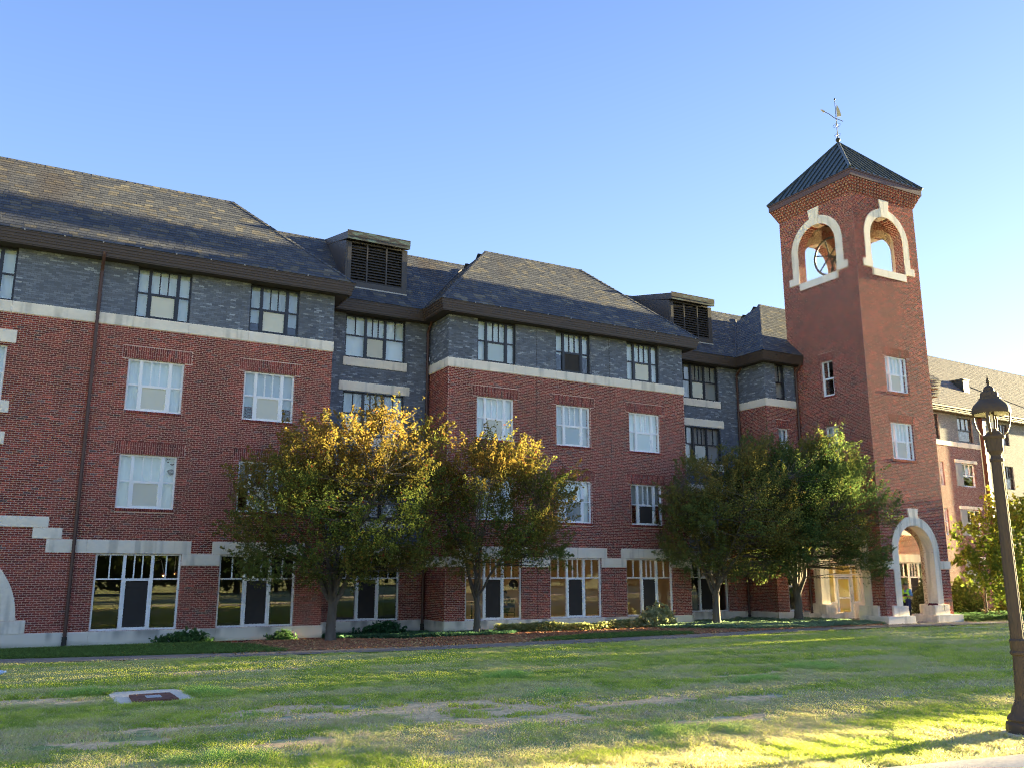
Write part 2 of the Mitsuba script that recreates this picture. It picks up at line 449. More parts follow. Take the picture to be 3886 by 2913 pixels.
def stone(key, fr, u0, u1, z0, z1, proud=0.03, m='m_stone', back=-0.06, g=0.003):
    """A stone block with slightly eased edges."""
    c = 0.006
    p0, p1 = [], []
    for n, i in ((back, 0), (proud - c, 0), (proud, c)):
        p0.append(fr.pt([u0 + g + i, u1 - g - i, u1 - g - i, u0 + g + i], [z0 + g + i, z0 + g + i, z1 - g - i, z1 - g - i], n))
    v = np.vstack(p0); f = []
    for r in (0, 4):
        for j in range(4):
            a, b = r + j, r + (j + 1) % 4
            f += [[a, b, b + 4], [a, b + 4, a + 4]]
    f += [[8, 9, 10], [8, 10, 11]]
    return S(key, (v, f), m)


def stone_poly(key, fr, poly, proud=0.03, back=-0.3, m='m_stone'):
    return S(key, MB().slab(fr, poly.buffer(-0.002, join_style=2), back, proud).out(), m)


# ================================================================== THE DORMITORY
DB = 'dormitory_building'
tag(DB, 'long four storey dormitory of red and grey brick with slate hip roofs', 'building')
front = Fr((0, 0, 0), (1, 0, 0)); rec = Fr((0, 1.9, 0), (1, 0, 0))
Z_W1, Z_L, Z_B0, Z_B1, Z_S = 2.82, 3.238, 10.308, 10.684, 12.47
F2, F3, F4 = (4.268, 6.036), (7.489, 9.236), (10.69, 12.455)
G1 = (0.425, Z_W1)


def P(u0, u1, z0, z1): return sbox(u0, z0, u1, z1)


def bay(name, fr, x0, x1, ups, f4s, grounds, extra=None, blinds=None, gscreen='m_screen_dark'):
    """A red brick bay with a grey top storey: windows, lintels, bands."""
    hol = [P(a, b, *z) for a, b in ups for z in (F2, F3)] + [P(a, b, *G1) for a, b in grounds]
    body = P(x0, x1, -0.4, Z_B0)
    for h in hol: body = body.difference(h)
    if extra is not None: body = body.difference(extra[0])
    cut = [P(a - 0.2, b + 0.21, z[1], z[1] + 0.425) for a, b in ups for z in (F2, F3)] + [P(a - 0.01, b + 0.02, z[0] - 0.105, z[0]) for a, b in ups for z in (F2, F3)]
    for a, b in ups:
        for z in (F2, F3):
            soldier(DB, 'brick', fr, a - 0.2, b + 0.21, z[1], z[1] + 0.425)
            rowlock(DB, 'brick', fr, a - 0.01, b + 0.02, z[0] - 0.105, z[0])
    cut += [P(a - 0.28, b + 0.28, Z_W1, Z_L) for a, b in grounds]
    gs = sorted(grounds)
    mids = [(gs[i][1], gs[i + 1][0]) for i in range(len(gs) - 1)]
    if extra is not None: mids += extra[2]
    cut += [P(a, b, 2.447, Z_W1) for a, b in mids]
    cut += [P(x0, x1, 0, 0.42)]
    if extra is not None: cut += extra[1]
    wall(num(f'{DB}__wall'), 'm_red_y', DB, 'brick', fr, body, unary_union(cut))
    for a, b in grounds:
        stone(num(f'{DB}__lintel_stone'), fr, a - 0.28, b + 0.28, Z_W1, Z_L)
        if extra is not None and extra[3] and a == gs[0][0]: pass
    for a, b in mids: stone(num(f'{DB}__band_stone'), fr, a, b, 2.447, Z_W1)
    # base course
    js = sorted({x0 - (0.045 if x0 > -10 else 0), x1 + 0.045, *[q for g in grounds for q in g]})
    for a, b in zip(js[:-1], js[1:]):
        n = max(1, round((b - a) / 2.6))
        for i in range(n): stone(num(f'{DB}__base_stone'), fr, a + (b - a) * i / n, a + (b - a) * (i + 1) / n, 0, 0.42, 0.045, 'm_base')
    # band at the fourth floor
    top = P(x0, x1, Z_B1, Z_S + 0.02)
    for a, b in f4s: top = top.difference(P(a, b, F4[0], Z_S + 0.1))
    wall(num(f'{DB}__grey_wall'), 'm_grey_y', DB, 'grey_brick', fr, top)
    js = [x0 - 0.03] + [q for w in f4s for q in w] + [x1 + 0.03]
    for a, b in zip(js[:-1], js[1:]): stone(num(f'{DB}__band_stone'), fr, a, b, Z_B0, Z_B1)


def blinds_of(i):
    return [('m_blind', 1.0), ('m_blind', 1.0), ('m_blind2', 1.0), ('m_blind', 1.0), ('m_blind2', 1.0), ('m_blind', 1.0)][i % 6]


# ---- bay A (left), with the big arched entrance just outside the frame
XC, RO, RI = -4.92, 2.45, 2.0
ringo = Point(XC, 0.8).buffer(RO, 48); ringi = Point(XC, 0.8).buffer(RI, 48)
arch_hole = unary_union([ringi, P(XC - RI, XC + RI, -0.4, 0.8)])
steps = [(-6.5, -1.85, 3.591, 3.922), (-2.265, -1.447, 3.25, 3.588), (-1.86, -1.0, 2.824, 3.238)]
lw = (-5.35, -3.545)
exA = [unary_union([arch_hole, P(*lw, 7.475, 9.24)]),
       [P(a, b, c, d) for a, b, c, d in steps] + [ringo, P(XC + RI, -2.185, 0.41, 0.8), P(-5.6, -3.32, 9.31, 9.72), P(-5.6, -3.31, 7.085, 7.475), P(-5.6, -3.33, 6.096, 6.48), P(-1.0, -0.28, Z_W1, Z_L)],
       [], True]
upA, f4A, gA = [(0, 1.787), (3.817, 5.617)], [(-5.35, -3.553), (0.049, 1.817), (3.847, 5.653)], [(-0.42, 2.167), (3.404, 5.997)]
bay('A', front, -12.0, 6.98, upA, f4A, gA, exA)
for a, b, c, d in steps[:2]: stone(num(f'{DB}__step_stone'), front, a, b, c, d)
stone(num(f'{DB}__step_stone'), front, *steps[2]); stone(num(f'{DB}__lintel_stone'), front, -1.0, -0.70, Z_W1, Z_L)
for i in range(7):
    a0, a1 = math.radians(-2 + i * 26), math.radians(-2 + (i + 1) * 26)
    if i == 0: a0 = 0
    th = np.linspace(a0, a1, 12)
    stone_poly(num(f'{DB}__arch_stone'), front, Polygon([(XC + RO * math.cos(t), 0.8 + RO * math.sin(t)) for t in th] + [(XC + RI * math.cos(t), 0.8 + RI * math.sin(t)) for t in th[::-1]]), 0.04)
stone(num(f'{DB}__base_stone'), front, XC + RI - 0.1, -2.185, 0.41, 0.79, 0.06, 'm_stone')
for z0, z1, xr in ((9.31, 9.72, -3.32), (7.085, 7.475, -3.31), (6.096, 6.48, -3.33)): stone(num(f'{DB}__lintel_stone'), front, -5.6, xr, z0, z1)
W = lambda: num(f'{DB}__window')
window(W(), front, *lw, 7.475, 9.24, 'triple')
k = 0
for j, z in enumerate((F3, F2)):
    for i, (a, b) in enumerate(upA):
        bl = [('m_blind', 1), ('m_blind2', .72), ('m_blind', 1), ('m_blind3', .55)][j * 2 + i]
        window(W(), front, a, b, *z, 'triple', blind=bl[0], drop=bl[1])
for i, (a, b) in enumerate(f4A): window(W(), front, a, b, *F4, 'triple', white=False, blind=['m_blind', 'm_blind', 'm_blind2'][i], drop=[1, 1, 0.8][i])
for a, b in gA: window(W(), front, a, b, *G1, 'even', blind=None, screen='m_screen_dark')

# ---- recess 1 and 2 (grey brick, set back)
def recess(x0, x1, wx, tall):
    lint = [(9.32, 9.69), (10.319, 10.676), (7.12, 7.489), (6.08, 6.45), (3.9, 4.268), (Z_W1, Z_L)]
    sp = [P(wx[0] - 0.2, wx[1] + 0.2, a, b) for a, b in lint]
    body = P(x0, x1, 3.32, Z_S + 0.02)
    low = P(x0, x1, -0.4, 3.32)
    F3r, F4r = (7.489, 9.30), (10.69, 12.455)
    for z in (F2, F3r): body = body.difference(P(*wx, *z))
    body = body.difference(P(*wx, F4r[0], Z_S + 0.1)); low = low.difference(P(*wx, *G1))
    wall(num(f'{DB}__grey_wall'), 'm_grey_y', DB, 'grey_brick', rec, body, unary_union(sp))
    wall(num(f'{DB}__wall'), 'm_red_y', DB, 'brick', rec, low, unary_union(sp + [P(x0, x1, 0, 0.42)]))
    for i, (a, b) in enumerate(lint):
        e = 0.06 if i in (1, 2, 4) else 0.2
        stone(num(f'{DB}__{"sill_stone" if i in (1, 2, 4) else "lintel_stone"}'), rec, wx[0] - e, wx[1] + e + 0.02, a, b)
    js = [x0, wx[0], wx[1], x1]
    for a, b in zip(js[:-1], js[1:]): stone(num(f'{DB}__base_stone'), rec, a, b, 0, 0.42, 0.045, 'm_base')
    window(W(), rec, *wx, *F4r, 'even', white=False, blind='m_blind' if x0 < 10 else 'm_blind3')
    window(W(), rec, *wx, *F3r, 'even', white=False, blind='m_blind2' if x0 < 10 else 'm_blind3')
    window(W(), rec, *wx, *F2, 'even', white=False, blind='m_blind3')
    window(W(), rec, *wx, *G1, 'even', blind=None, screen='m_screen_dark')


recess(6.98, 11.75, (8.063, 10.655), True)
recess(23.8, 29.0, (25.1, 27.7), True)

# ---- bay B (middle)
upB = [(13.05, 14.765), (16.825, 18.545), (20.625, 22.335)]
f4B = [(13.063, 14.861), (16.831, 18.612), (20.598, 22.413)]
gB = [(12.62, 15.13), (16.452, 18.977), (20.274, 22.77)]
exB = [Polygon(), [], [(11.75, 12.62), (22.77, 23.8)], False]
bay('B', front, 11.75, 23.8, upB, f4B, gB, exB)
for j, z in enumerate((F3, F2)):
    for i, (a, b) in enumerate(upB):
        bl = ['m_blind', 'm_blind2', 'm_blind', 'm_blind', 'm_blind', 'm_blind3'][j * 3 + i]
        window(W(), front, a, b, *z, 'triple', blind=bl, drop=1.0 if bl != 'm_blind3' else 0.5, screen=['m_screen', 'm_blind2', 'm_blind', 'm_screen', 'm_blind3', 'm_screen_dark'][j * 3 + i])
for i, (a, b) in enumerate(f4B): window(W(), front, a, b, *F4, 'triple', white=False, screen=['m_blind2', 'm_screen_dark', 'm_screen'][i], drop=[1, 0.55, 1][i])
for a, b in gB: window(W(), front, a, b, *G1, 'even', blind=None, screen='m_screen_dark')

for xj in (15.85, 19.62):
    for z0, z1 in ((0.425, Z_W1 - 0.38), (Z_L, Z_B0 - 0.004), (Z_B1 + 0.004, 12.45)): bx(num(f'{DB}__movement_joint'), 'm_soffit', front, xj - 0.009, xj + 0.009, z0, z1, -0.02, 0.002)
# ---- bay C (right, running behind the tower)
nC = (29.74, 30.40)
exC = [Polygon(), [], [], False]
bodyC = P(29, 31.1, -0.4, Z_B0)
for z in (F2, F3, (0.425, 2.82)): bodyC = bodyC.difference(P(*nC, *z))
cutC = [P(nC[0] - 0.2, nC[1] + 0.2, z[1], z[1] + 0.425) for z in (F2, F3)] + [P(29, 31.1, 0, 0.42), P(29, 31.1, 2.82, 3.238)]
for z in (F2, F3): soldier(DB, 'brick', front, nC[0] - 0.2, nC[1] + 0.2, z[1], z[1] + 0.425)
wall(num(f'{DB}__wall'), 'm_red_y', DB, 'brick', front, bodyC, unary_union(cutC))
topC = P(29, 31.1, Z_B1, Z_S + 0.02).difference(P(*nC, F4[0], Z_S + 0.1))
wall(num(f'{DB}__grey_wall'), 'm_grey_y', DB, 'grey_brick', front, topC)
for a, b in ((28.97, 29.74), (29.74, 30.4), (30.4, 31.1)): stone(num(f'{DB}__band_stone'), front, a, b, Z_B0, Z_B1)
for a, b in ((28.955, 29.9), (29.9, 31.1)):
    stone(num(f'{DB}__base_stone'), front, a, b, 0, 0.42, 0.045, 'm_base'); stone(num(f'{DB}__band_stone'), front, a, b, 2.82, 3.238)
for z in (F2, F3): window(W(), front, *nC, *z, 'single', screen=None, blind='m_blind2')
window(W(), front, *nC, *F4, 'single', white=False, screen=None, blind='m_blind3')
window(W(), front, *nC, 0.425, 2.82, 'single', screen=None, blind=None)


# ---- side returns of the bays
def ret(x, d, vis):
    """d=-1: faces left (-x); d=+1 faces right."""
    fr = Fr((x, 0, 0), (0, -1, 0)) if d < 0 else Fr((x, 0, 0), (0, 1, 0))
    u0, u1 = (-1.9, 0) if d < 0 else (0, 1.9)
    uu = (u0 + 0.0, u1 - 0.01) if d < 0 else (u0 + 0.01, u1)
    bb = (u0 + 0.008, u1 - 0.301) if d < 0 else (u0 + 0.301, u1 - 0.008)
    for m, z0, z1, kind, nm in (('m_red_x', -0.4, Z_B0, 'brick', 'wall'), ('m_grey_x', Z_B1, Z_S + 0.02, 'grey_brick', 'grey_wall')):
        S(num(f'{DB}__{nm}'), MB().slab(fr, P(*bb, z0, z1), -0.2, -0.008).out(), m if vis else 'm_red_back')
        if vis: bricks(DB, kind, fr, P(*uu, z0, z1).difference(unary_union([P(u0, u1, 0, 0.42), P(u0, u1, 2.447, 2.82)])))
    e = 0.028
    w = (u0, u1 - 0.062) if d < 0 else (u0 + 0.062, u1)
    stone(num(f'{DB}__band_stone'), fr, *w, Z_B0, Z_B1); stone(num(f'{DB}__base_stone'), fr, *w, 0, 0.42, 0.045, 'm_base')
    if x < 24: stone(num(f'{DB}__band_stone'), fr, *w, 2.447, 2.82)


ret(11.75, -1, True); ret(29.0, -1, True); ret(6.98, 1, False); ret(23.8, 1, False)

# ---- upper block and porch right of the tower, seen through its arches
dfr = Fr((0, 0.35, 0), (1, 0, 0)); porch = Fr((0, 2.0, 0), (1, 0, 0))
S(num(f'{DB}__wall'), MB().slab(dfr, P(38.0, 41.9, 4.36, Z_S), -0.3, 0).out(), 'm_red_back')
S(num(f'{DB}__wall'), MB().slab(Fr((41.9, 0, 0), (0, 1, 0)), P(0.36, 6, 4.36, Z_S), -0.3, 0).out(), 'm_red_back')
stone(num(f'{DB}__band_stone'), dfr, 37.5, 41.95, 4.2, 4.5, 0.05)
S(f'{DB}__porch_ceiling', MB().box(dfr, 36.0, 41.9, 4.37, 4.45, -1.64, -0.3).out(), 'm_white')
wD = (40.42, 42.95)
S(num(f'{DB}__wall'), MB().slab(porch, P(35.9, 44.0, -0.3, 4.36).difference(P(*wD, *G1)), -0.3, 0).out(), 'm_red_back')
stone(num(f'{DB}__lintel_stone'), porch, 39.9, 43.6, Z_W1, Z_L)
stone(num(f'{DB}__base_stone'), porch, 36, 44.0, 0, 0.42, 0.045, 'm_base')
window(W(), porch, *wD, *G1, 'even', blind=None, screen='m_screen_dark')
S(num(f'{DB}__wall'), MB().slab(Fr((44.0, 0, 0), (0, 1, 0)), P(2.0, 9.0, -0.3, 4.4), -0.3, 0).out(), 'm_red_back')
# closing walls that the photograph does not show
S(num(f'{DB}__wall'), MB().slab(Fr((0, 9.0, 0), (-1, 0, 0)), P(-44, 12, -0.4, Z_S), -0.3, 0).out(), 'm_red_back')
S(num(f'{DB}__wall'), MB().slab(Fr((-12, 0, 0), (0, -1, 0)), P(-8.99, -0.01, -0.4, Z_S), -0.3, 0).out(), 'm_red_back')
# upper floor slab closes the rooms
S(f'{DB}__floor_slab', MB().box(rec, -11.6, 40, 3.3, 3.5, -6.6, -0.35).box(front, -11.6, 6.6, 3.3, 3.5, -2.2, -0.35).box(front, 12.0, 23.5, 3.3, 3.5, -2.2, -0.35).out(), 'm_room_dark')


# ---- rooms of the ground floor
def room(x0, x1, y0, y1, m):
    b = MB(); t = 0.05
    f0 = Fr((0, 0, 0), (1, 0, 0))
    b.box(f0, x0, x1, 0.28, 0.33, -y1, -y0).box(f0, x0, x1, 3.2, 3.25, -y1, -y0).box(f0, x0, x1, 0.33, 3.2, -y1 - t, -y1)
    b.box(f0, x0 - t, x0, 0.33, 3.2, -y1, -y0).box(f0, x1, x1 + t, 0.33, 3.2, -y1, -y0)
    S(num(f'{DB}__room'), b.out(), m)


room(-2.2, 6.6, 0.35, 5.5, 'm_room_dark'); room(7.0, 11.6, 2.3, 6, 'm_room_dark'); room(12.0, 23.5, 0.35, 4.6, 'm_room_tan'); room(24.0, 28.9, 2.3, 6, 'm_room_dark')
room(29.2, 31.1, 0.35, 3, 'm_room_dark'); room(32.2, 35.6, 0.5, 4.0, 'm_room_yellow'); room(39.8, 43.6, 2.4, 5, 'm_room_dark')
f0 = Fr((0, 0, 0), (1, 0, 0))
for x in (13.2, 16.6, 20.2):
    kx = num(f'{DB}__ceiling_light')
    S(kx, MB().box(f0, x, x + 2.4, 3.05, 3.1, -2.75, -2.6).out(), 'm_white', emitter={'type': 'area', 'radiance': {'type': 'rgb', 'value': [0.16, 0.115, 0.055]}})
kx = num(f'{DB}__ceiling_light')
S(kx, MB().box(f0, 33.0, 34.2, 3.05, 3.1, -2.3, -2.1).out(), 'm_white', emitter={'type': 'area', 'radiance': {'type': 'rgb', 'value': [0.45, 0.39, 0.2]}})  # unseen lamp, lights the room behind the porch door

# ---- eaves: soffit, fascia and stepped gutter all round the plan
plan = unary_union([P(-12, 6.98, 0, 9), P(6.98, 44, 1.9, 9), P(11.75, 23.8, 0, 9), P(29, 38, 0, 9), P(38, 41.9, 0.35, 9)])


def ring(poly, o0, o1, z0, z1):
    p = poly.buffer(o1, join_style=2).difference(poly.buffer(o0, join_style=2))
    out = MB()
    for g in getattr(p, 'geoms', [p]):
        m = trimesh.creation.extrude_polygon(g, z1 - z0, engine='earcut'); m.apply_translation([0, 0, z0]); out.mesh(m)
    return out


tow_cut = sbox(31.0, -5, 36, 0.6)
S(f'{DB}__soffit', ring(plan, -0.28, 0.48, 12.475, 12.50).out(), 'm_soffit')
S(f'{DB}__fascia', ring(plan, 0.44, 0.50, 12.455, 12.474).mesh(trimesh.util.concatenate([trimesh.Trimesh(*ring(plan, 0.30, 0.50, 12.501, 12.60).out(), process=False)])).out(), 'm_brown')
g = MB()
for o0, o1, z0, z1 in ((0.40, 0.53, 12.60, 12.68), (0.40, 0.555, 12.68, 12.705), (0.40, 0.55, 12.705, 12.78), (0.42, 0.58, 12.78, 12.805), (0.45, 0.575, 12.805, 12.87), (0.48, 0.60, 12.87, 12.90)):
    v, f = ring(plan, o0, o1, z0, z1 - 0.0005).out(); g.add(v, f)
S(f'{DB}__gutter', g.out(), 'm_brown')

for x in np.arange(-11.5, 24.2, 1.15):
    if 6.9 < x < 12.1: continue
    bx(num(f'{DB}__gutter_hanger'), 'm_plate', front, x - 0.02, x + 0.02, 12.9, 12.94, 0.52, 0.605)

# ---- downpipes
def pipe(x, y, zt, zb, r=0.055, hop=0.42):
    k = num(f'{DB}__downpipe')
    m = MB().tube([(x, y - hop, zt + 0.22), (x, y - hop, zt + 0.12), (x, y - hop * 0.55, zt - 0.06), (x, y - 0.02, zt - 0.26), (x, y, zt - 0.36), (x, y, zb)], r, 12)
    S(k, m.out(), 'm_pipe', smooth=40)
    for z in (zt - 0.45, 9.0, 6.5, 3.9, 1.5):
        S(num(f'{k}__bracket'), MB().lathe([(r + 0.012, -0.03), (r + 0.012, 0.03), (r, 0.031), (r, -0.031), (r + 0.012, -0.03)], (x, y, z), 12).out(), 'm_pipe')
    S(f'{k}__shoe', MB().lathe([(r + 0.02, 0), (r + 0.02, 0.38), (r, 0.39)], (x, y, zb - 0.02), 14).out(), 'm_black', smooth=40)


pipe(-1.08, -0.10, 12.40, -0.08); pipe(11.62, 1.80, 12.40, -0.1, hop=0.40); pipe(28.87, 1.80, 12.40, -0.1, hop=0.40); pipe(31.05, -0.12, 12.40, 0.0, hop=0.40)

# ---- roofs
SL = []     # slates: (4 corner points, colour)


def slope_frame(O, U, V):
    U, V = np.array(U, float), np.array(V, float); U /= np.linalg.norm(U); V /= np.linalg.norm(V)
    return np.array(O, float), U, V, np.cross(U, V)


def roof_plane(O, U, V, pts, exposure=0.2, wd=0.30):
    """pts: polygon in (u, v) of the plane; real slates in courses."""
    O, U, V, N = slope_frame(O, U, V)
    poly = Polygon(pts); u0, v0, u1, v1 = poly.bounds
    m = trimesh.creation.extrude_polygon(poly, 0.04, engine='earcut'); q = np.array(m.vertices)
    DECK.add(O + q[:, :1] * U + q[:, 1:2] * V + (q[:, 2:] - 0.05) * N, m.faces)
    row = 0
    v = v0
    while v < v1 - 0.03:
        va, vb = v, min(v + exposure, v1)
        g = LineString([(u0 - 1, (va + vb) / 2), (u1 + 1, (va + vb) / 2)]).intersection(poly)
        for s in getattr(g, 'geoms', [g]):
            if s.is_empty: continue
            a, b = sorted((s.coords[0][0], s.coords[-1][0]))
            u = a - R.uniform(0, wd)
            while u < b:
                w = wd * R.uniform(0.82, 1.2)
                e0, e1 = max(u, a) + 0.003, min(u + w, b) - 0.003
                if e1 - e0 > 0.03:
                    lift = 0.012 + R.uniform(0, 0.006); dv = R.normal(0, 0.006)
                    SL.append((O, U, V, N, e0, e1, va + dv, vb + 0.03, lift))
                u += w
        v += exposure; row += 1


DECK = MB()
S2 = 1 / math.sqrt(2)
ZE, EO = 12.915, 0.585       # eave height and overhang of the slates


def hip_bay(x0, x1, y0, yr, left=True, right=True):
    """Front slope and hips of a bay whose wall stands at y0; ridge at yr."""
    a, b = x0 - EO, x1 + EO; d = yr - y0 + EO; L = d * math.sqrt(2); ra, rb = (x0 - EO + d if left else x0), (x1 + EO - d if right else x1)
    if not left: a = x0
    if not right: b = x1
    roof_plane((a, y0 - EO, ZE), (1, 0, 0), (0, S2, S2), [(0, 0), (b - a, 0), (rb - a, L), (ra - a, L)])
    # back slope behind the ridge, plain
    roof_plane((b, y0 - EO + 2 * d, ZE), (-1, 0, 0), (0, -S2, S2), [(0, 0), (b - a, 0), (b - ra, L), (b - rb, L)], 0.6, 2.0)
    if left: roof_plane((a, y0 - EO + 2 * d, ZE), (0, -1, 0), (S2, 0, S2), [(0, 0), (2 * d, 0), (d, L)])
    if right: roof_plane((b, y0 - EO, ZE), (0, 1, 0), (-S2, 0, S2), [(0, 0), (2 * d, 0), (d, L)])
    return ra, rb, y0 - EO + d, ZE + d


CAPS = []


def caps(p, q, w=0.11, step=0.2):
    """Overlapping slate caps along a hip or ridge."""
    p, q = np.array(p, float), np.array(q, float); n = max(1, int(np.linalg.norm(q - p) / step)); d = (q - p) / n
    t = d / np.linalg.norm(d); h = np.array([t[0], t[1], 0]); h = h / (np.linalg.norm(h) + 1e-9) if np.linalg.norm(h) > 0.01 else np.array([1, 0, 0])
    side = np.cross(t, Z3); side /= np.linalg.norm(side)
    drop = 0.06 if abs(t[2]) > 0.1 else 0.10
    upn = np.cross(side, t)
    for i in range(n):
        for s in (-1, 1):
            a, b = p + d * i, p + d * (i + 1.15)
            lo, hi = 0.036 + R.uniform(0, .004), 0.028
            CAPS.append(np.array([a + upn * lo, b + upn * hi, b + side * s * w + upn * (hi - drop), a + side * s * w + upn * (lo - drop)]) if s > 0 else
                        np.array([a + upn * lo, a + side * s * w + upn * (lo - drop), b + side * s * w + upn * (hi - drop), b + upn * hi]))


YR = 3.37
for x0, x1, le, ri in ((-12.0, 6.98, True, True), (11.75, 23.8, True, True), (29.0, 38.0, True, True)):
    ra, rb, yr, zr = hip_bay(x0, x1, 0.0, YR, le, ri)
    caps((x0 - EO, -EO, ZE), (ra, yr, zr)); caps((x1 + EO, -EO, ZE), (rb, yr, zr)); caps((ra, yr, zr), (rb, yr, zr), 0.10, 0.3)
# main roof behind, with its ridge, hung between the bays
ym, zm = 5.05, ZE + (5.05 - 1.9 + EO)
Lm = (ym - 1.9 + EO) * math.sqrt(2)
roof_plane((-12.0, 1.9 - EO, ZE), (1, 0, 0), (0, S2, S2), [(0, 0), (56, 0), (56, Lm), (0, Lm)])
roof_plane((44.0, 2 * ym - 1.9 + EO, ZE), (-1, 0, 0), (0, -S2, S2), [(0, 0), (56, 0), (56, Lm), (0, Lm)], 0.6, 2.0)
caps((-12, ym, zm), (44, ym, zm), 0.10, 0.3)
roof_plane((37.6, 0.35 - EO, ZE), (1, 0, 0), (0, S2, S2), [(0, 0), (4.9, 0), (1.9, 4.2), (0, 4.2)])
roof_plane((42.5, 0.35 - EO, ZE), (0, 1, 0), (-S2, 0, S2), [(0, 0), (6, 0), (3, 4.2)])


def slate_col(c, n):
    t = R.random(n)[:, None]
    col = np.array([0.046, 0.050, 0.064]) * (1 - t) + np.array([0.082, 0.084, 0.094]) * t
    buff = R.random(n) < 0.16
    col[buff] = np.array([0.108, 0.097, 0.083]) * R.uniform(0.8, 1.2, (buff.sum(), 1))
    pale = R.random(n) < 0.04
    col[pale] = (0.15, 0.135, 0.11)
    st = meshkit.fbm(c * np.array([0.55, 0.25, 0.25]), 3, 4)
    dark = np.clip((st - 0.54) * 5, 0, 1)[:, None]
    col = col * (1 - 0.6 * dark) + np.array([0.055, 0.042, 0.036]) * 0.6 * dark
    return col


def flush_slates(thing, SLs, CAPl, deck, pick=True):
    n = len(SLs)
    O, U, V, N = (np.array([s[i] for s in SLs]) for i in range(4))
    e0, e1, va, vb, lift = (np.array([s[i] for s in SLs])[:, None] for i in range(4, 9))
    c = O + U * (e0 + e1) / 2 + V * (va + vb) / 2
    col = slate_col(c, n)
    th = 0.007
    pts = [O + U * e0 + V * va + N * (lift + th), O + U * e1 + V * va + N * (lift + th), O + U * e1 + V * vb + N * th, O + U * e0 + V * vb + N * th,
           O + U * e0 + V * va + N * (lift - 0.012), O + U * e1 + V * va + N * (lift - 0.012), O + U * e1 + V * vb - N * 0.01, O + U * e0 + V * vb - N * 0.01]
    P8 = np.stack(pts, 1)
    F = np.array([[0, 1, 2], [0, 2, 3], [4, 5, 1], [4, 1, 0], [5, 6, 2], [5, 2, 1], [7, 4, 0], [7, 0, 3]])
    idx = []
    if pick:
        d = np.linalg.norm(c - CAM, axis=1) + np.where(in_frame(c, -0.005) & ((e1 - e0)[:, 0] > 0.22) & (N[:, 1] < 0), 0, 1e3)
        idx = [i for i in np.argsort(d)[:300] if d[i] < 900]
        for q in range(6): mat(f'm_slate_{q}', [(0.046, 0.050, 0.064), (0.06, 0.063, 0.075), (0.08, 0.082, 0.092), (0.11, 0.098, 0.08), (0.055, 0.058, 0.07), (0.07, 0.072, 0.082)][q], 0.65, specular=0.35)
        for i in idx: S(num(f'{thing}__roof__slate'), (P8[i], F), f'm_slate_{R.integers(0, 6)}')
    keep = np.setdiff1d(np.arange(n), idx)
    v = P8[keep].reshape(-1, 3); f = (F[None] + 8 * np.arange(len(keep))[:, None, None]).reshape(-1, 3)
    S(f'{thing}__slating', (v, f), 'm_slate_vc', color=np.repeat(col[keep], 8, 0))
    labels[f'{thing}__slating'] = {'kind': 'stuff', 'label': 'weathered grey and buff slates'}
    if CAPl:
        A = np.array(CAPl); cc = slate_col(A.mean(1), len(A))
        S(f'{thing}__ridge_caps', (A.reshape(-1, 3), (np.array([[0, 1, 2], [0, 2, 3]])[None] + 4 * np.arange(len(A))[:, None, None]).reshape(-1, 3)), 'm_slate_vc', color=np.repeat(cc * 1.1, 4, 0))
        labels[f'{thing}__ridge_caps'] = {'kind': 'stuff', 'label': 'cap slates along hips and ridges'}
    S(f'{thing}__roof_deck', deck.out(), 'm_soffit')


flush_slates(DB, SL, CAPS, DECK)
# metal valleys
for x, s in ((6.98 + 0.6, 1), (11.75 - 0.6, -1), (23.8 + 0.6, 1), (29 - 0.6, -1)):
    p, q = np.array([x, 1.315, ZE - 0.0]), np.array([x - s * 3.3, 1.315 + 3.3 * 0 + 3.3, ZE + 3.3])
    S(num(f'{DB}__valley'), MB().tube([p + (0, 0, .02), q + (0, 0, .02)], 0.05, 6).out(), 'm_copper')


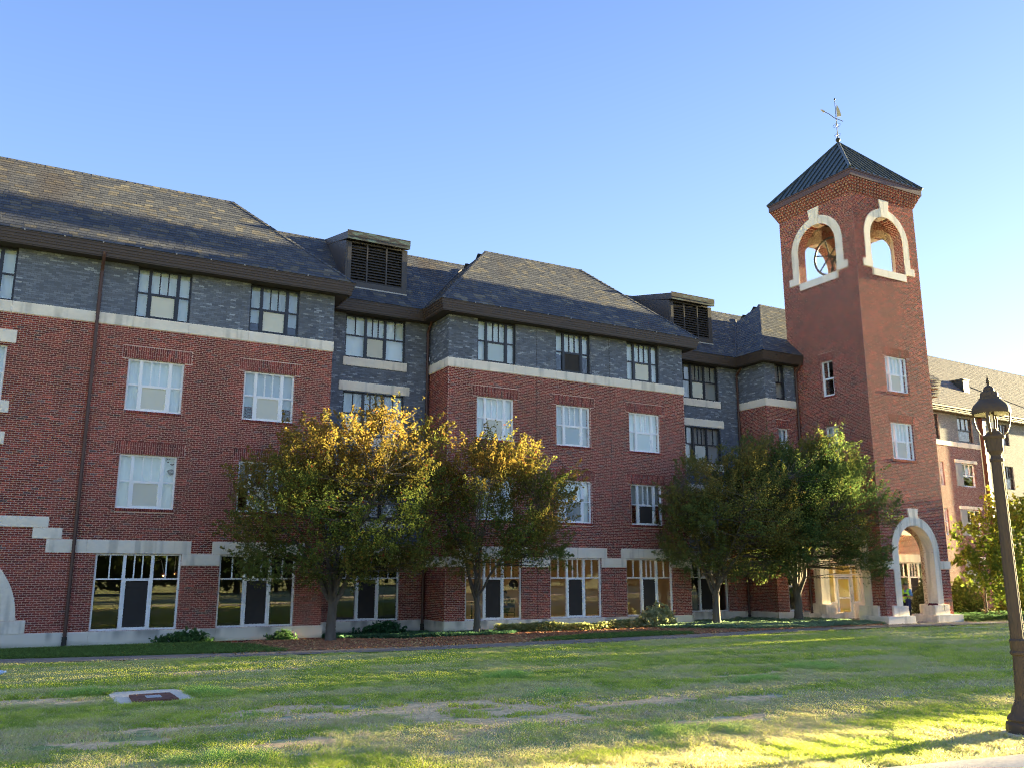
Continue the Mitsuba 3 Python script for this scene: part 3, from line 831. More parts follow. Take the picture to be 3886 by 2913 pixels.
# ---- louvred roof vents
def vent(x0, x1, yf):
    k = num(f'{DB}__roof_vent')
    fr = Fr((0, yf, 0), (1, 0, 0)); zb = ZE + yf - 1.9 + EO
    # cheeks and body
    side = Polygon([(0, zb - 0.3), (0, 15.64), (-3.2, 16.4), (-3.2, zb + 2.9)])
    for x, d in ((x0, 1), (x1, -1)):
        f = Fr((x if d > 0 else x - 0.08, yf, 0), (0, -1, 0))
        S(num(f'{k}__cheek'), MB().slab(f, side, -0.08, 0.0).out(), 'm_copper')
    b = MB()
    b.box(fr, x0 + 0.08, x0 + 0.24, zb, 15.62, -0.1, 0.012).box(fr, x1 - 0.24, x1 - 0.08, zb, 15.62, -0.1, 0.012)
    b.box(fr, x0 + 0.24, x1 - 0.24, 15.58, 15.64, -0.1, 0.01).box(fr, x0 + 0.24, x1 - 0.24, zb - 0.05, 13.93, -0.1, 0.008)
    S(f'{k}__surround', b.out(), 'm_copper')
    S(f'{k}__backing', MB().box(fr, x0 + 0.2, x1 - 0.2, 13.9, 15.6, -0.3, -0.25).out(), 'm_dark')
    w = (x1 - x0 - 0.48)
    for i in range(13):
        z = 13.97 + i * (15.56 - 13.97) / 13
        v = np.vstack([fr.pt([x0 + 0.24, x1 - 0.24, x1 - 0.24, x0 + 0.24], [z, z, z + 0.085, z + 0.085], [-0.015, -0.015, -0.12, -0.12]), fr.pt([x0 + 0.24, x1 - 0.24, x1 - 0.24, x0 + 0.24], [z - 0.018, z - 0.018, z + 0.06, z + 0.06], [-0.015, -0.015, -0.12, -0.12])])
        S(num(f'{k}__slat'), (v, [[0, 1, 2], [0, 2, 3], [4, 6, 5], [4, 7, 6], [4, 5, 1], [4, 1, 0]]), 'm_copper')
    for t in (0.31, 0.69): S(num(f'{k}__mullion'), MB().box(fr, x0 + 0.24 + w * t - 0.025, x0 + 0.24 + w * t + 0.025, 13.94, 15.58, -0.1, 0.006).out(), 'm_copper')
    # flat sloping cap with a weathered copper edge
    cap = Polygon([(0.22, 15.645), (0.22, 15.96), (-3.4, 16.78), (-3.4, 16.5)])
    S(f'{k}__cap', MB().slab(Fr((x0 - 0.02, yf, 0), (0, -1, 0)), cap, -(x1 - x0 + 0.04), 0).out(), 'm_copper')
    S(f'{k}__cap_edge', MB().box(fr, x0 - 0.03, x1 + 0.03, 15.78, 16.02, 0.225, 0.245).box(fr, x0 - 0.02, x1 + 0.02, 15.65, 15.775, 0.22, 0.232).out(), 'm_verdigris')
    S(f'{k}__flashing', MB().slab(Fr((0, yf, 0), (1, 0, 0)), P(x0, x1, zb - 0.02, zb + 0.03), 0.0, 0.06).out(), 'm_plate')


vent(7.98, 10.7, 2.05); vent(24.85, 27.6, 2.05)

# ================================================================== THE BELL TOWER
TW = 'bell_tower'
tag(TW, 'tall square red brick bell tower with arched belfry and dark pyramid roof', 'tower')
X0, X1, Y0, Y1 = 31.2, 35.8, -4.26, 0.44
tf, tl = Fr((0, Y0, 0), (1, 0, 0)), Fr((X0, 0, 0), (0, -1, 0))
ur, ub = Fr((X1, 0, 0), (0, 1, 0)), Fr((0, Y1, 0), (-1, 0, 0))
ZT = 20.42


def arch(cx, zs, r, zb):
    return unary_union([Point(cx, zs).buffer(r, 32), P(cx - r, cx + r, zb, zs)])


def arch_trim(fr, cx, zs, ri, ro, zj, key_top, nseg=2, back=-0.5, lugs=None, sill=None, split=1):
    """Stone surround of an arch: voussoirs, keystone, jambs and, up in the belfry, lugs and sill."""
    kw0, kw1 = 0.225, 0.36
    half = math.asin(kw0 / ri) * 0.98
    for s in (1, -1):
        for i in range(nseg):
            a0, a1 = (math.pi / 2 - half) * i / nseg, (math.pi / 2 - half) * (i + 1) / nseg
            th = np.linspace(a0, a1, 10)
            pl = Polygon([(cx + s * ro * math.cos(t), zs + ro * math.sin(t)) for t in th] + [(cx + s * ri * math.cos(t), zs + ri * math.sin(t)) for t in th[::-1]])
            stone_poly(num(f'{TW}__arch_stone'), fr, pl.buffer(0), 0.03, back)
        zs_ = np.linspace(zj, zs, split + 1)
        for z0, z1 in zip(zs_[:-1], zs_[1:]):
            stone_poly(num(f'{TW}__jamb_stone'), fr, P(*sorted((cx + s * ri, cx + s * ro)), z0, z1), 0.03, back)
    zk = zs + math.sqrt(ri ** 2 - kw0 ** 2)
    stone_poly(num(f'{TW}__keystone'), fr, Polygon([(cx - kw0, zk), (cx + kw0, zk), (cx + kw1, key_top), (cx - kw1, key_top)]), 0.055, back)
    if lugs:
        for s in (1, -1): stone_poly(num(f'{TW}__lug_stone'), fr, P(*sorted((cx + s * (ri - 0.0), cx + s * (ro + 0.24))), *lugs), 0.06, back)
    if sill: stone_poly(num(f'{TW}__sill_stone'), fr, P(cx - ri - 0.0, cx + ri + 0.0, *sill), 0.06, back)


def tower_face(fr, ctr, u0, u1, wins, real, key):
    low = arch(ctr, 3.15, 1.23, -0.3); bel = arch(ctr, 18.3, 1.2, 16.68)
    poly = P(u0, u1, 0.0, ZT).difference(unary_union([low, bel] + [P(a, b, c, d) for a, b, c, d in wins]))
    stones = [Point(ctr, 3.15).buffer(1.63), P(ctr - 1.63, ctr + 1.63, 0, 3.15), P(u0, u1, 2.4, 2.75), P(u0, u1, 0, 0.35),
              Point(ctr, 18.3).buffer(1.62), P(ctr - 1.62, ctr + 1.62, 17.06, 18.3), P(ctr - 1.86, ctr + 1.86, 16.68, 17.06), P(ctr - 1.25, ctr + 1.25, 16.3, 16.68),
              Polygon([(ctr - 0.225, 4.3), (ctr + 0.225, 4.3), (ctr + 0.36, 5.14), (ctr - 0.36, 5.14)]), Polygon([(ctr - 0.225, 19.4), (ctr + 0.225, 19.4), (ctr + 0.36, 20.39), (ctr - 0.36, 20.39)]), P(ctr - 1.95, ctr - 0.95, 0, 0.78), P(ctr + 0.95, ctr + 1.95, 0, 0.78)]
    for a, b, c, d in wins:
        stones += [P(a - 0.15, b + 0.2, d, d + 0.4), P(a - 0.05, b + 0.12, c - 0.12, c)]
        if real:
            soldier(TW, 'brick', fr, a - 0.15, b + 0.2, d, d + 0.4); rowlock(TW, 'brick', fr, a - 0.05, b + 0.12, c - 0.12, c)
    S(num(f'{TW}__wall'), MB().slab(fr, poly, -0.5, -0.008).out(), ('m_red_x' if abs(fr.N[0]) > 0.5 else 'm_red_y') if real else 'm_red_back')
    if real: bricks(TW, 'brick', fr, poly.difference(unary_union(stones)))
    arch_trim(fr, ctr, 18.3, 1.2, 1.62, 17.06, 20.39, lugs=(16.68, 17.06), sill=(16.3, 16.68))
    arch_trim(fr, ctr, 3.15, 1.22, 1.63, 0.78, 5.14, split=2)


fw = [(32.585, 34.165, 10.62, 12.35), (32.585, 34.165, 7.41, 9.145)]
lwn = [(1.63, 2.35, 10.63, 12.37), (1.63, 2.35, 7.42, 9.15)]
tower_face(tf, 33.5, X0 + 0.008, X1 - 0.008, fw, True, 'front')
tower_face(tl, 1.91, -Y1 + 0.501, -Y0 - 0.501, lwn, True, 'left')
# brick returns of the left face up to the corners
bricks(TW, 'brick', tl, unary_union([P(-Y1, -Y1 + 0.501, 12.95, ZT), P(-Y0 - 0.501, -Y0 - 0.012, 0.35, 2.4), P(-Y0 - 0.501, -Y0 - 0.012, 2.75, ZT), P(0.06, 0.5, 2.75, 12.95)]).difference(unary_union([P(1.91 - 1.95, 1.91 + 1.95, 0, 0.78), P(1.91 - 1.86, 1.91 + 1.86, 16.68, 17.06), Polygon()])))
tower_face(ur, -1.91, Y0 + 0.501, Y1 - 0.501, [], False, 'right')
# back: open arch above, door below
bpoly = P(-X1 + 0.008, -X0 - 0.008, 0.0, ZT).difference(arch(-33.5, 18.3, 1.2, 16.68)).difference(P(-35.0, -32.0, -0.2, 3.0))
S(num(f'{TW}__wall'), MB().slab(ub, bpoly, -0.5, -0.008).out(), 'm_red_back')
arch_trim(ub, -33.5, 18.3, 1.2, 1.62, 17.06, 20.39, lugs=(16.68, 17.06), sill=(16.3, 16.68))
for i, w in enumerate(fw): window(num(f'{TW}__window'), tf, *w, 'triple', blind='m_blind', drop=1.0)
for i, w in enumerate(lwn): window(num(f'{TW}__window'), tl, *w, 'single', blind=None if i == 0 else 'm_blind2', screen=None)
bx(f'{TW}__belfry_floor', 'm_concrete', Fr((0, 0, 0), (1, 0, 0)), X0 + 0.5, X1 - 0.5, 16.0, 16.25, -Y1 + 0.5, -Y0 - 0.5)
bx(f'{TW}__belfry_ceiling', 'm_soffit', Fr((0, 0, 0), (1, 0, 0)), X0 + 0.1, X1 - 0.1, 20.7, 20.8, -Y1 + 0.1, -Y0 - 0.1)
bx(f'{TW}__porch_ceiling', 'm_stone', Fr((0, 0, 0), (1, 0, 0)), X0 + 0.5, X1 - 0.5, 4.65, 4.8, -Y1 + 0.5, -Y0 - 0.5)
bx(f'{TW}__porch_ceiling_light', 'm_white', Fr((0, 0, 0), (1, 0, 0)), 33.2, 33.8, 4.6, 4.645, 1.7, 2.3)
# string course, plinths and pier blocks
for fr, u0, u1, c in ((tf, X0 - 0.05, X1 + 0.02, 33.5), (tl, -0.0, 4.24, 1.91), (ur, -4.24, 0.0, -1.91)):
    for a, b in ((u0, c - 1.63), (c + 1.63, u1)): stone_poly(num(f'{TW}__string_stone'), fr, P(a, b, 2.4, 2.75), 0.06, -0.1)
FX = Fr((0, 0, 0), (1, 0, 0))


def block(key, x0, x1, y0, y1, z0, z1, m='m_stone'):
    c = m3.CrossSection([[[x0, y0], [x1, y0], [x1, y1], [x0, y1]]])
    S(key, trimesh.creation.extrude_polygon(sbox(x0, y0, x1, y1).buffer(-0.02).buffer(0.02, quad_segs=2), z1 - z0, engine='earcut').apply_translation([0, 0, z0]), m)


for (x0, x1) in ((30.92, 32.72), (34.28, 36.08)):
    for (y0, y1) in ((-4.54, -2.97), (-0.85, 0.02)):
        block(num(f'{TW}__plinth_stone'), x0, x1, y0, y1, 0.0, 0.35)
for (x0, x1), (y0, y1) in (((31.55, 32.55), (-4.36, -3.7)), ((34.35, 35.4), (-4.36, -3.7)), ((31.08, 31.75), (-3.9, -2.86)), ((35.25, 35.92), (-3.9, -2.86)), ((31.08, 31.75), (-0.96, 0.0)), ((35.25, 35.92), (-0.96, 0.0))):
    block(num(f'{TW}__pier_stone'), x0, x1, y0, y1, 0.352, 0.78)
# belfry posts and a cream lining inside
for x in (X0 + 0.55, X1 - 0.85):
    for y in (Y0 + 0.55, Y1 - 0.85): block(num(f'{TW}__belfry_post'), x, x + 0.3, y, y + 0.3, 16.26, 20.69, 'm_stone')
# corbelled courses
CT = 10
for i in range(CT):
    o = 0.03 * (i + 1); z0 = ZT + i * 0.0655
    S(num(f'{TW}__corbel'), ring(sbox(X0, Y0, X1, Y1), -0.45, o - 0.012, z0, z0 + 0.0654).out(), 'm_mortar')
    for fr, a, b in ((Fr((0, Y0 - o, 0), (1, 0, 0)), X0 - o, X1 + o), (Fr((X0 - o, 0, 0), (0, -1, 0)), -Y1 - o, -Y0 + o - 0.012)):
        n = int((b - a) / 0.1); w = (b - a) / n; L = BRICKS.setdefault((TW, 'brick'), [])
        for j in range(n):
            if (i + 1) % 2 == 0 and j % 2: continue
            L.append((fr, a + j * w + 0.009, a + (j + 1) * w - 0.009, z0 + 0.009, z0 + 0.058, 0.003 if i % 2 == 0 else 0.010, False))
# eave and pyramid roof
EB = 0.34
S(f'{TW}__fascia', ring(sbox(X0, Y0, X1, Y1), -0.2, EB, 21.08, 21.36).mesh(trimesh.Trimesh(*ring(sbox(X0, Y0, X1, Y1), 0.1, EB + 0.03, 21.361, 21.42).out(), process=False)).out(), 'm_pipe')
ax, ay, az = 33.5, -1.91, 24.6
e = EB + 0.05
cs = [(X0 - e, Y0 - e), (X1 + e, Y0 - e), (X1 + e, Y1 + e), (X0 - e, Y1 + e)]
for i in range(4):
    p, q = np.array([*cs[i], 21.43]), np.array([*cs[(i + 1) % 4], 21.43]); A = np.array([ax, ay, az])
    S(num(f'{TW}__roof_panel'), (np.array([p, q, A]), [[0, 1, 2]]), 'm_towerroof')
    mid = (p + q) / 2; U = (q - p) / np.linalg.norm(q - p); V = (A - mid) / np.linalg.norm(A - mid); N = np.cross(U, V); Lh = np.linalg.norm(A - mid); hw = np.linalg.norm(q - p) / 2
    sm = MB()
    for s in np.arange(-hw + 0.42, hw - 0.2, 0.42):
        h = Lh * (1 - abs(s) / hw) - 0.12
        if h < 0.2: continue
        a = mid + U * s + V * 0.06
        b = mid + U * s + V * h
        w = 0.016
        v = [a - U * w, a + U * w, b + U * w, b - U * w]
        v = np.array(v + [x + N * 0.05 for x in v])
        S(num(f'{TW}__roof_seam'), (v, [[4, 5, 6], [4, 6, 7], [0, 4, 7], [0, 7, 3], [1, 2, 6], [1, 6, 5], [0, 1, 5], [0, 5, 4], [3, 7, 6], [3, 6, 2]]), 'm_seam')
    S(num(f'{TW}__hip_cap'), MB().tube([p + (0, 0, .02), A], 0.075, 6).out(), 'm_towerroof')
S(f'{TW}__roof_underside', (np.array([[*c, 21.425] for c in cs]), [[0, 2, 1], [0, 3, 2]]), 'm_soffit')

# the porch door at the back of the tower
TD = f'{TW}__door'
pf = Fr((0, -0.10, 0), (1, 0, 0))
S(num(f'{TW}__wall'), MB().slab(pf, P(31.7, 35.3, 0, 4.65).difference(P(32.42, 34.58, 0.0, 2.62).difference(P(32.42, 32.9, 0, 0.78)).difference(P(34.1, 34.58, 0, 0.78))), -0.3, 0).out(), 'm_stone')
fm = MB()
for a, b, c, d in ((32.42, 32.47, 0.78, 2.62), (34.53, 34.58, 0.78, 2.62), (32.86, 32.95, 0.02, 2.62), (34.05, 34.14, 0.02, 2.62), (32.47, 32.86, 0.78, 0.84), (34.14, 34.53, 0.78, 0.84), (32.47, 34.53, 2.57, 2.62), (32.47, 32.86, 2.12, 2.18), (32.95, 34.05, 2.1, 2.18), (34.14, 34.53, 2.12, 2.18)): fm.box(pf, a, b, c, d, -0.16, -0.06)
S(f'{TW}__door_frame', fm.out(), 'm_white')
lf = MB()
for a, b, c, d in ((32.97, 33.12, 0.03, 2.09), (33.88, 34.03, 0.03, 2.09), (33.12, 33.88, 0.03, 0.33), (33.12, 33.88, 1.93, 2.09), (33.12, 33.88, 0.98, 1.06)): lf.box(pf, a, b, c, d, -0.13, -0.08)
S(f'{TD}__leaf', lf.out(), 'm_white')
for a, b, c, d in ((33.12, 33.88, 0.33, 0.98), (33.12, 33.88, 1.06, 1.93)): S(num(f'{TD}__pane'), MB().box(pf, a, b, c, d, -0.108, -0.104).out(), 'm_glass')
S(f'{TD}__handle', MB().tube([pf.pt(33.95, 0.85, -0.07), pf.pt(33.95, 0.87, -0.03), pf.pt(33.95, 1.2, -0.03), pf.pt(33.95, 1.22, -0.07)], 0.014, 8).out(), 'm_plate')
for a, b in ((32.47, 32.86), (34.14, 34.53)):
    S(num(f'{TW}__sidelight'), MB().box(pf, a, b, 0.84, 2.12, -0.112, -0.108).out(), 'm_glass')
for a, b in ((32.47, 32.86), (32.95, 34.05), (34.14, 34.53)): S(num(f'{TW}__transom_pane'), MB().box(pf, a, b, 2.18, 2.57, -0.112, -0.108).out(), 'm_glass')
labels[TD] = {'label': 'white glazed door under the arch'}

# ================================================================== bell, wheel, weather vane, things at the tower
BELL = tag('tower_bell', 'bronze bell with tall iron wheel hanging in the belfry', 'bell')
bc = np.array([33.45, -1.75, 17.0])
S(f'{BELL}__bell', MB().lathe([(0.02, 1.0), (0.2, 1.0), (0.36, 0.93), (0.44, 0.7), (0.50, 0.38), (0.62, 0.14), (0.74, 0.0), (0.71, 0.0), (0.58, 0.14), (0.45, 0.5), (0.02, 0.86)], bc, 24).out(), 'm_bronze', smooth=50)  # bell widened to block low sun passing through the belfry
wl = MB(); wc = np.array([32.38, -1.70, 18.1])
th = np.linspace(0, 2 * np.pi, 33)
wl.tube([wc + (0, 0.97 * math.cos(t), 0.97 * math.sin(t)) for t in th], 0.055, 6, cap=False)
S(f'{BELL}__wheel', wl.out(), 'm_black')
for i in range(6):
    t = i * np.pi / 3 + 0.3
    S(num(f'{BELL}__spoke'), MB().tube([wc, wc + (0, 0.95 * math.cos(t), 0.95 * math.sin(t))], 0.035, 6).out(), 'm_black')
S(f'{BELL}__yoke', MB().tube([wc - (0.1, 0, 0), (34.6, -1.75, 18.1)], 0.08, 8).out(), 'm_black')
st = MB()
for y in (-1.3, -2.5):
    st.tube([(34.45, y, 16.26), (34.45, -1.75, 18.05)], 0.06, 6); st.tube([(32.6, y, 16.26), (32.6, -1.75, 18.05)], 0.05, 6)
S(f'{BELL}__stand', st.out(), 'm_black')

VN = tag('weather_vane', 'slim weather vane with gilt sail on the tower tip', 'weather vane')
S(f'{VN}__pole', MB().tube([(ax, ay, 24.5), (ax, ay, 27.15)], [0.024, 0.014], 8).out(), 'm_black')
S(f'{VN}__ball', MB().lathe([(0.001, -0.13), (0.09, -0.09), (0.13, 0), (0.09, 0.09), (0.001, 0.13)], (ax, ay, 24.78), 16).out(), 'm_black', smooth=60)
S(f'{VN}__tip', MB().lathe([(0.001, -0.07), (0.05, 0), (0.001, 0.1)], (ax, ay, 27.16), 10).out(), 'm_black', smooth=60)
vd = np.array([0.93, -0.37, 0]); vd = vd / np.linalg.norm(vd)
vf = Fr((ax, ay, 0), vd)
S(f'{VN}__arm', MB().tube([vf.pt(-0.72, 26.42), vf.pt(-0.4, 26.28), vf.pt(-0.1, 26.06), vf.pt(0.38, 25.9)], 0.018, 6).out(), 'm_bronze')
S(f'{VN}__arrow', MB().slab(vf, Polygon([(-0.86, 26.5), (-0.7, 26.33), (-0.58, 26.4), (-0.72, 26.5)]), -0.012, 0.012).out(), 'm_gold')
S(f'{VN}__sail', MB().slab(vf, Polygon([(0.07, 26.14), (0.30, 26.2), (0.27, 26.42), (0.19, 26.66), (0.10, 26.84), (0.045, 26.6)]), -0.012, 0.012).out(), 'm_gold')
for z, r in ((25.62, 0.10), (25.05, 0.08)):
    s = MB()
    for a in range(4):
        d = np.array([math.cos(a * np.pi / 2 + .4), math.sin(a * np.pi / 2 + .4), 0]); pc = np.array([ax, ay, z]) + d * (r + 0.02)
        s.tube([pc + d * r * 0.8 * math.cos(t) + Z3 * r * 0.8 * math.sin(t) for t in np.linspace(0, 5.5, 14)], 0.010, 5)
    S(num(f'{VN}__scroll'), s.out(), 'm_black')

CL = tag('dark_red_cloth', 'dark red cloth lying on the pier block inside the arch', 'cloth')
mat('m_redcloth', (0.11, 0.012, 0.02), 0.8)
v, f = meshkit.arrays(trimesh.creation.box((0.62, 0.26, 0.07)).subdivide().subdivide().subdivide())[:2]
v = v + np.array([34.66, -4.12, 0.815]) + (meshkit.noise(v * 9, 3)[:, None] - 0.5) * np.array([0.03, 0.06, 0.05])
S(f'{CL}__fold', (v, f), 'm_redcloth', smooth=True)
S(f'{CL}__strap', MB().tube([(34.95, -4.36, 0.80), (34.97, -4.385, 0.78), (34.98, -4.385, 0.6), (35.0, -4.39, 0.5)], 0.012, 6).out(), 'm_black')

# ================================================================== THE FAR DORMITORY
FD = 'far_dormitory'
tag(FD, 'distant sunlit brick dormitory wing with pale slate roof behind the lamp', 'building')
ff = Fr((48.7, 4.8, 0), (11, 0.6, 0))
fwins = [  # s0, s1, z0, z1, style, white
    (-1.2, 0.45, 10.74, 12.4, 'grid', False), (2.55, 4.25, 10.74, 12.4, 'grid', False), (7.4, 8.65, 10.9, 12.4, 'grid', False), (10.8, 12.4, 10.9, 12.4, 'grid', False),
    (0.08, 0.5, 7.75, 9.28, 'single', True), (2.58, 4.05, 7.77, 9.3, 'grid', True), (0.08, 0.5, 4.6, 6.28, 'single', True), (2.6, 4.15, 4.6, 6.27, 'grid', True), (7.68, 8.7, 7.84, 9.45, 'grid', False),
    (10.9, 12.4, 7.84, 9.45, 'grid', False), (7.68, 8.7, 4.7, 6.3, 'grid', False), (2.6, 4.15, 1.3, 3.0, 'grid', True), (7.6, 8.8, 1.3, 3.0, 'grid', False)]
hol = unary_union([P(a, b, c, d) for a, b, c, d, *_ in fwins])
S(num(f'{FD}__wall'), MB().slab(ff, P(-4.6, 4.95, -0.3, 10.36).difference(hol), -0.3, 0).out(), 'm_pink_back')
S(num(f'{FD}__grey_wall'), MB().slab(ff, unary_union([P(-4.6, 4.95, 10.684, 12.52), P(4.95, 34, -0.3, 12.52)]).difference(hol), -0.3, 0).out(), 'm_pale_back')
stone(num(f'{FD}__band_stone'), ff, -4.6, 4.95, 10.362, 10.682, 0.04)
for i, (a, b, c, d, stl, wh) in enumerate(fwins):
    k = num(f'{FD}__window')
    window(k, ff, a, b, c, d, stl, white=wh, blind='m_blind3' if i in (1, 5) else None, drop=0.4, screen=None, inset=0.12)
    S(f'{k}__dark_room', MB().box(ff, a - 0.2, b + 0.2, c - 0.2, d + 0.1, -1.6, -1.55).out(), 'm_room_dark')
for z0, z1 in ((9.31, 9.53), (6.29, 6.5), (3.02, 3.25)): stone(num(f'{FD}__lintel_stone'), ff, 1.74, 4.32, z0, z1, 0.05)
mat('m_panel', (0.30, 0.315, 0.33), 0.7)
for z0, z1 in ((7.77, 9.29), (4.6, 6.27), (1.3, 3.0)):
    k = num(f'{FD}__shutter_panel')
    S(k, MB().box(ff, 1.78, 2.55, z0, z1, -0.05, 0.03).out(), 'm_panel')
    for j in range(5): S(num(f'{k}__slat'), MB().box(ff, 1.84, 2.49, z0 + 0.12 + j * (z1 - z0 - 0.2) / 5, z0 + 0.08 + (j + 1) * (z1 - z0 - 0.2) / 5, 0.031, 0.045).out(), 'm_panel')
S(f'{FD}__downpipe', MB().box(ff, 5.0, 5.3, 0, 12.5, 0.03, 0.3).box(ff, 4.93, 5.37, 12.0, 12.5, 0.02, 0.34).out(), 'm_pipe')  # dark upright strip on the far wall, built as one broad pipe
S(f'{FD}__soffit', MB().box(ff, -4.6, 34, 12.53, 12.56, -0.3, 0.5).out(), 'm_soffit')
S(f'{FD}__gutter', MB().box(ff, -4.7, 34.1, 12.565, 12.66, 0.3, 0.52).box(ff, -4.7, 34.1, 12.665, 12.78, 0.3, 0.555).box(ff, -4.7, 34.1, 12.785, 12.9, 0.35, 0.6).out(), 'm_lamp')
DECK2, SL2, SLk = MB(), [], SL
DECKk = DECK
SL, DECK = SL2, DECK2
fo = ff.pt(-4.7, 12.92, 0.585); Vf = -ff.N * S2 + Z3 * S2
roof_plane(fo, ff.U, Vf, [(0, 0), (38.8, 0), (38.8, 7.45), (0, 7.45)], 0.25, 0.45)
fb = ff.pt(34.1, 12.92, -9.95)
roof_plane(fb, -ff.U, ff.N * S2 + Z3 * S2, [(0, 0), (38.8, 0), (38.8, 7.45), (0, 7.45)], 0.7, 2.0)
_sc = slate_col


def slate_col(c, n):
    t = R.random(n)[:, None]
    return np.array([0.11, 0.095, 0.092]) * (1 - t) + np.array([0.155, 0.135, 0.13]) * t


flush_slates(FD, SL2, [], DECK2, pick=False)
slate_col = _sc
SL, DECK = SLk, DECKk
S(num(f'{FD}__wall'), MB().slab(Fr(ff.pt(0, 0, -9.36), -ff.U), P(-34, 4.6, -0.3, 12.52), -0.3, 0).out(), 'm_pink_back')
for s, sg in ((-4.6, 1), (34, -1)):
    fr = Fr(ff.pt(s if sg > 0 else s - 0.3, 0, 0), -ff.N) if sg < 0 else Fr(ff.pt(s, 0, 0), ff.N)
    pg = Polygon([(0.32, -0.3), (9.04, -0.3), (9.04, 12.5), (4.68, 17.6), (0.32, 12.5)])
    if sg > 0: pg = shapely.affinity.scale(pg, -1, 1, origin=(0, 0))
    S(num(f'{FD}__gable'), MB().slab(fr, pg, -0.3, 0).out(), 'm_pink_back')
kv = f'{FD}__roof_box'
S(kv, MB().box(ff, 5.55, 6.25, 14.2, 15.45, -2.6, -1.05).out(), 'm_seam')
S(f'{kv}__lid', MB().box(ff, 5.5, 6.3, 15.455, 15.55, -2.65, -1.0).out(), 'm_verdigris')
S(f'{FD}__lightning_cable', MB().tube([ff.pt(6.6, 15.55, -2.0), ff.pt(12.5, 13.9, -0.36), ff.pt(13.5, 13.6, -0.06)], 0.035, 5).out(), 'm_black')


# ================================================================== GROUND
def smooth01(x): x = np.clip(x, 0, 1); return x * x * (3 - 2 * x)


def G(x, y):
    x, y = np.asarray(x, float), np.asarray(y, float)
    a = np.interp(y, [-24, -20, -4.5, -1.5, -.5, 0, 8], [.3, .25, 0, 0, -.06, -.11, -.11]); b = np.interp(y, [-24, -20, -5, 8], [.3, .25, 0, 0])
    s = np.clip((x - 24) / 6, 0, 1)
    return a * (1 - s) + b * s


gx = np.unique(np.round(np.concatenate([np.linspace(-900, -60, 12), np.linspace(-60, -8, 14), np.arange(-8, 46, 0.6), np.linspace(46, 120, 24), np.linspace(120, 900, 12)]), 3))
gy = np.unique(np.round(np.concatenate([np.linspace(-900, -120, 10), np.linspace(-120, -33, 20), np.arange(-33, 3, 0.5), np.linspace(3, 60, 20), np.linspace(60, 900, 12)]), 3))
XX, YY = np.meshgrid(gx, gy, indexing='ij')
ZZ = G(XX, YY) + np.where((YY < -9) & (YY > -60), 0.05 * (meshkit.fbm(np.stack([XX * 0.35, YY * 0.35, XX * 0], -1), 3, 2) - 0.5), 0)
nx, ny = XX.shape
ii, jj = np.meshgrid(np.arange(nx - 1), np.arange(ny - 1), indexing='ij'); a = (ii * ny + jj).ravel()
S('ground', (np.stack([XX.ravel(), YY.ravel(), ZZ.ravel()], 1), np.vstack([np.stack([a, a + ny, a + ny + 1], 1), np.stack([a, a + ny + 1, a + 1], 1)])), 'm_ground', smooth=True)
labels['ground'] = {'kind': 'structure', 'label': 'lawn ground in front of the dormitory'}


def GZ(x, y):
    x, y = np.asarray(x, float), np.asarray(y, float)
    return G(x, y) + np.where((y < -9) & (y > -60), 0.05 * (meshkit.fbm(np.stack([x * 0.35, y * 0.35, x * 0], -1), 3, 2) - 0.5), 0)


bx_ = [-12, -6, -2.7, .5, 3.5, 8, 13, 19, 25, 29, 36.2]; by_ = [-2.8, -3.5, -4.2, -4.9, -5.5, -5.9, -5.85, -5.5, -4.9, -4.7, -4.7]
lx_ = [-12, -6, -2.7, .5, 3.5, 8, 13, 19, 25, 29, 31.3, 36.2]; ly_ = [-4.3, -5.1, -5.8, -6.5, -7.0, -7.5, -7.55, -7.2, -6.4, -6.1, -6.5, -6.7]
bedy = lambda x: np.interp(x, bx_, by_)
lawny = lambda x: np.interp(x, lx_, ly_) + 0.10 * (meshkit.noise(np.stack([np.asarray(x) * 1.6, np.asarray(x) * 0, np.asarray(x) * 0], -1), 5) - 0.5)


def sheet(key, poly, m, lift, step=0.5):
    """A polygon draped on the ground."""
    u0, v0, u1, v1 = poly.bounds; v, f, n = [], [], 0
    cells = [sbox(x, y, x + step, y + step) for x in np.arange(u0, u1, step) for y in np.arange(v0, v1, step)]
    for c in cells:
        q = c.intersection(poly)
        for g in getattr(q, 'geoms', [q]):
            if g.geom_type != 'Polygon' or g.area < 1e-5: continue
            p = np.array(g.exterior.coords)[:-1]
            if not g.exterior.is_ccw: p = p[::-1]
            v.append(np.c_[p, GZ(p[:, 0], p[:, 1]) + lift]); f += [[n, n + i, n + i + 1] for i in range(1, len(p) - 1)]; n += len(p)
    S(key, (np.vstack(v), f), m)


xs = np.arange(-12, 36.21, 0.3)
path_poly = Polygon([(x, bedy(x)) for x in xs] + [(x, lawny(x)) for x in xs[::-1]])
apron = Polygon([(30.5, -4.8), (30.5, 0.3), (36.2, 0.3), (36.2, -4.8)])
sheet('brick_path', unary_union([path_poly, apron]).buffer(0), 'm_path', 0.035)
labels['brick_path'] = {'kind': 'structure', 'label': 'narrow brick walkway along the planting bed and under the tower'}
walk1 = Polygon([(36.1, -5.0), (36.3, -5.9), (60, -19.2), (60.4, -18.2)]); walk2 = Polygon([(31.0, -7.2), (31.25, -7.2), (31.5, -10.6), (31.25, -10.6)]); walk3 = Polygon([(40.6, -1.0), (41.2, -1.6), (52, -10.2), (52.6, -9.5)])
for i, w in enumerate((walk1, walk2, walk3)):
    k = num('concrete_path'); sheet(k, w, 'm_concrete', 0.03, 1.0); labels[k] = {'kind': 'structure', 'label': ['pale concrete walk right of the tower', 'thin pale concrete strip across the lawn', 'pale concrete walk beyond the young tree'][i]}
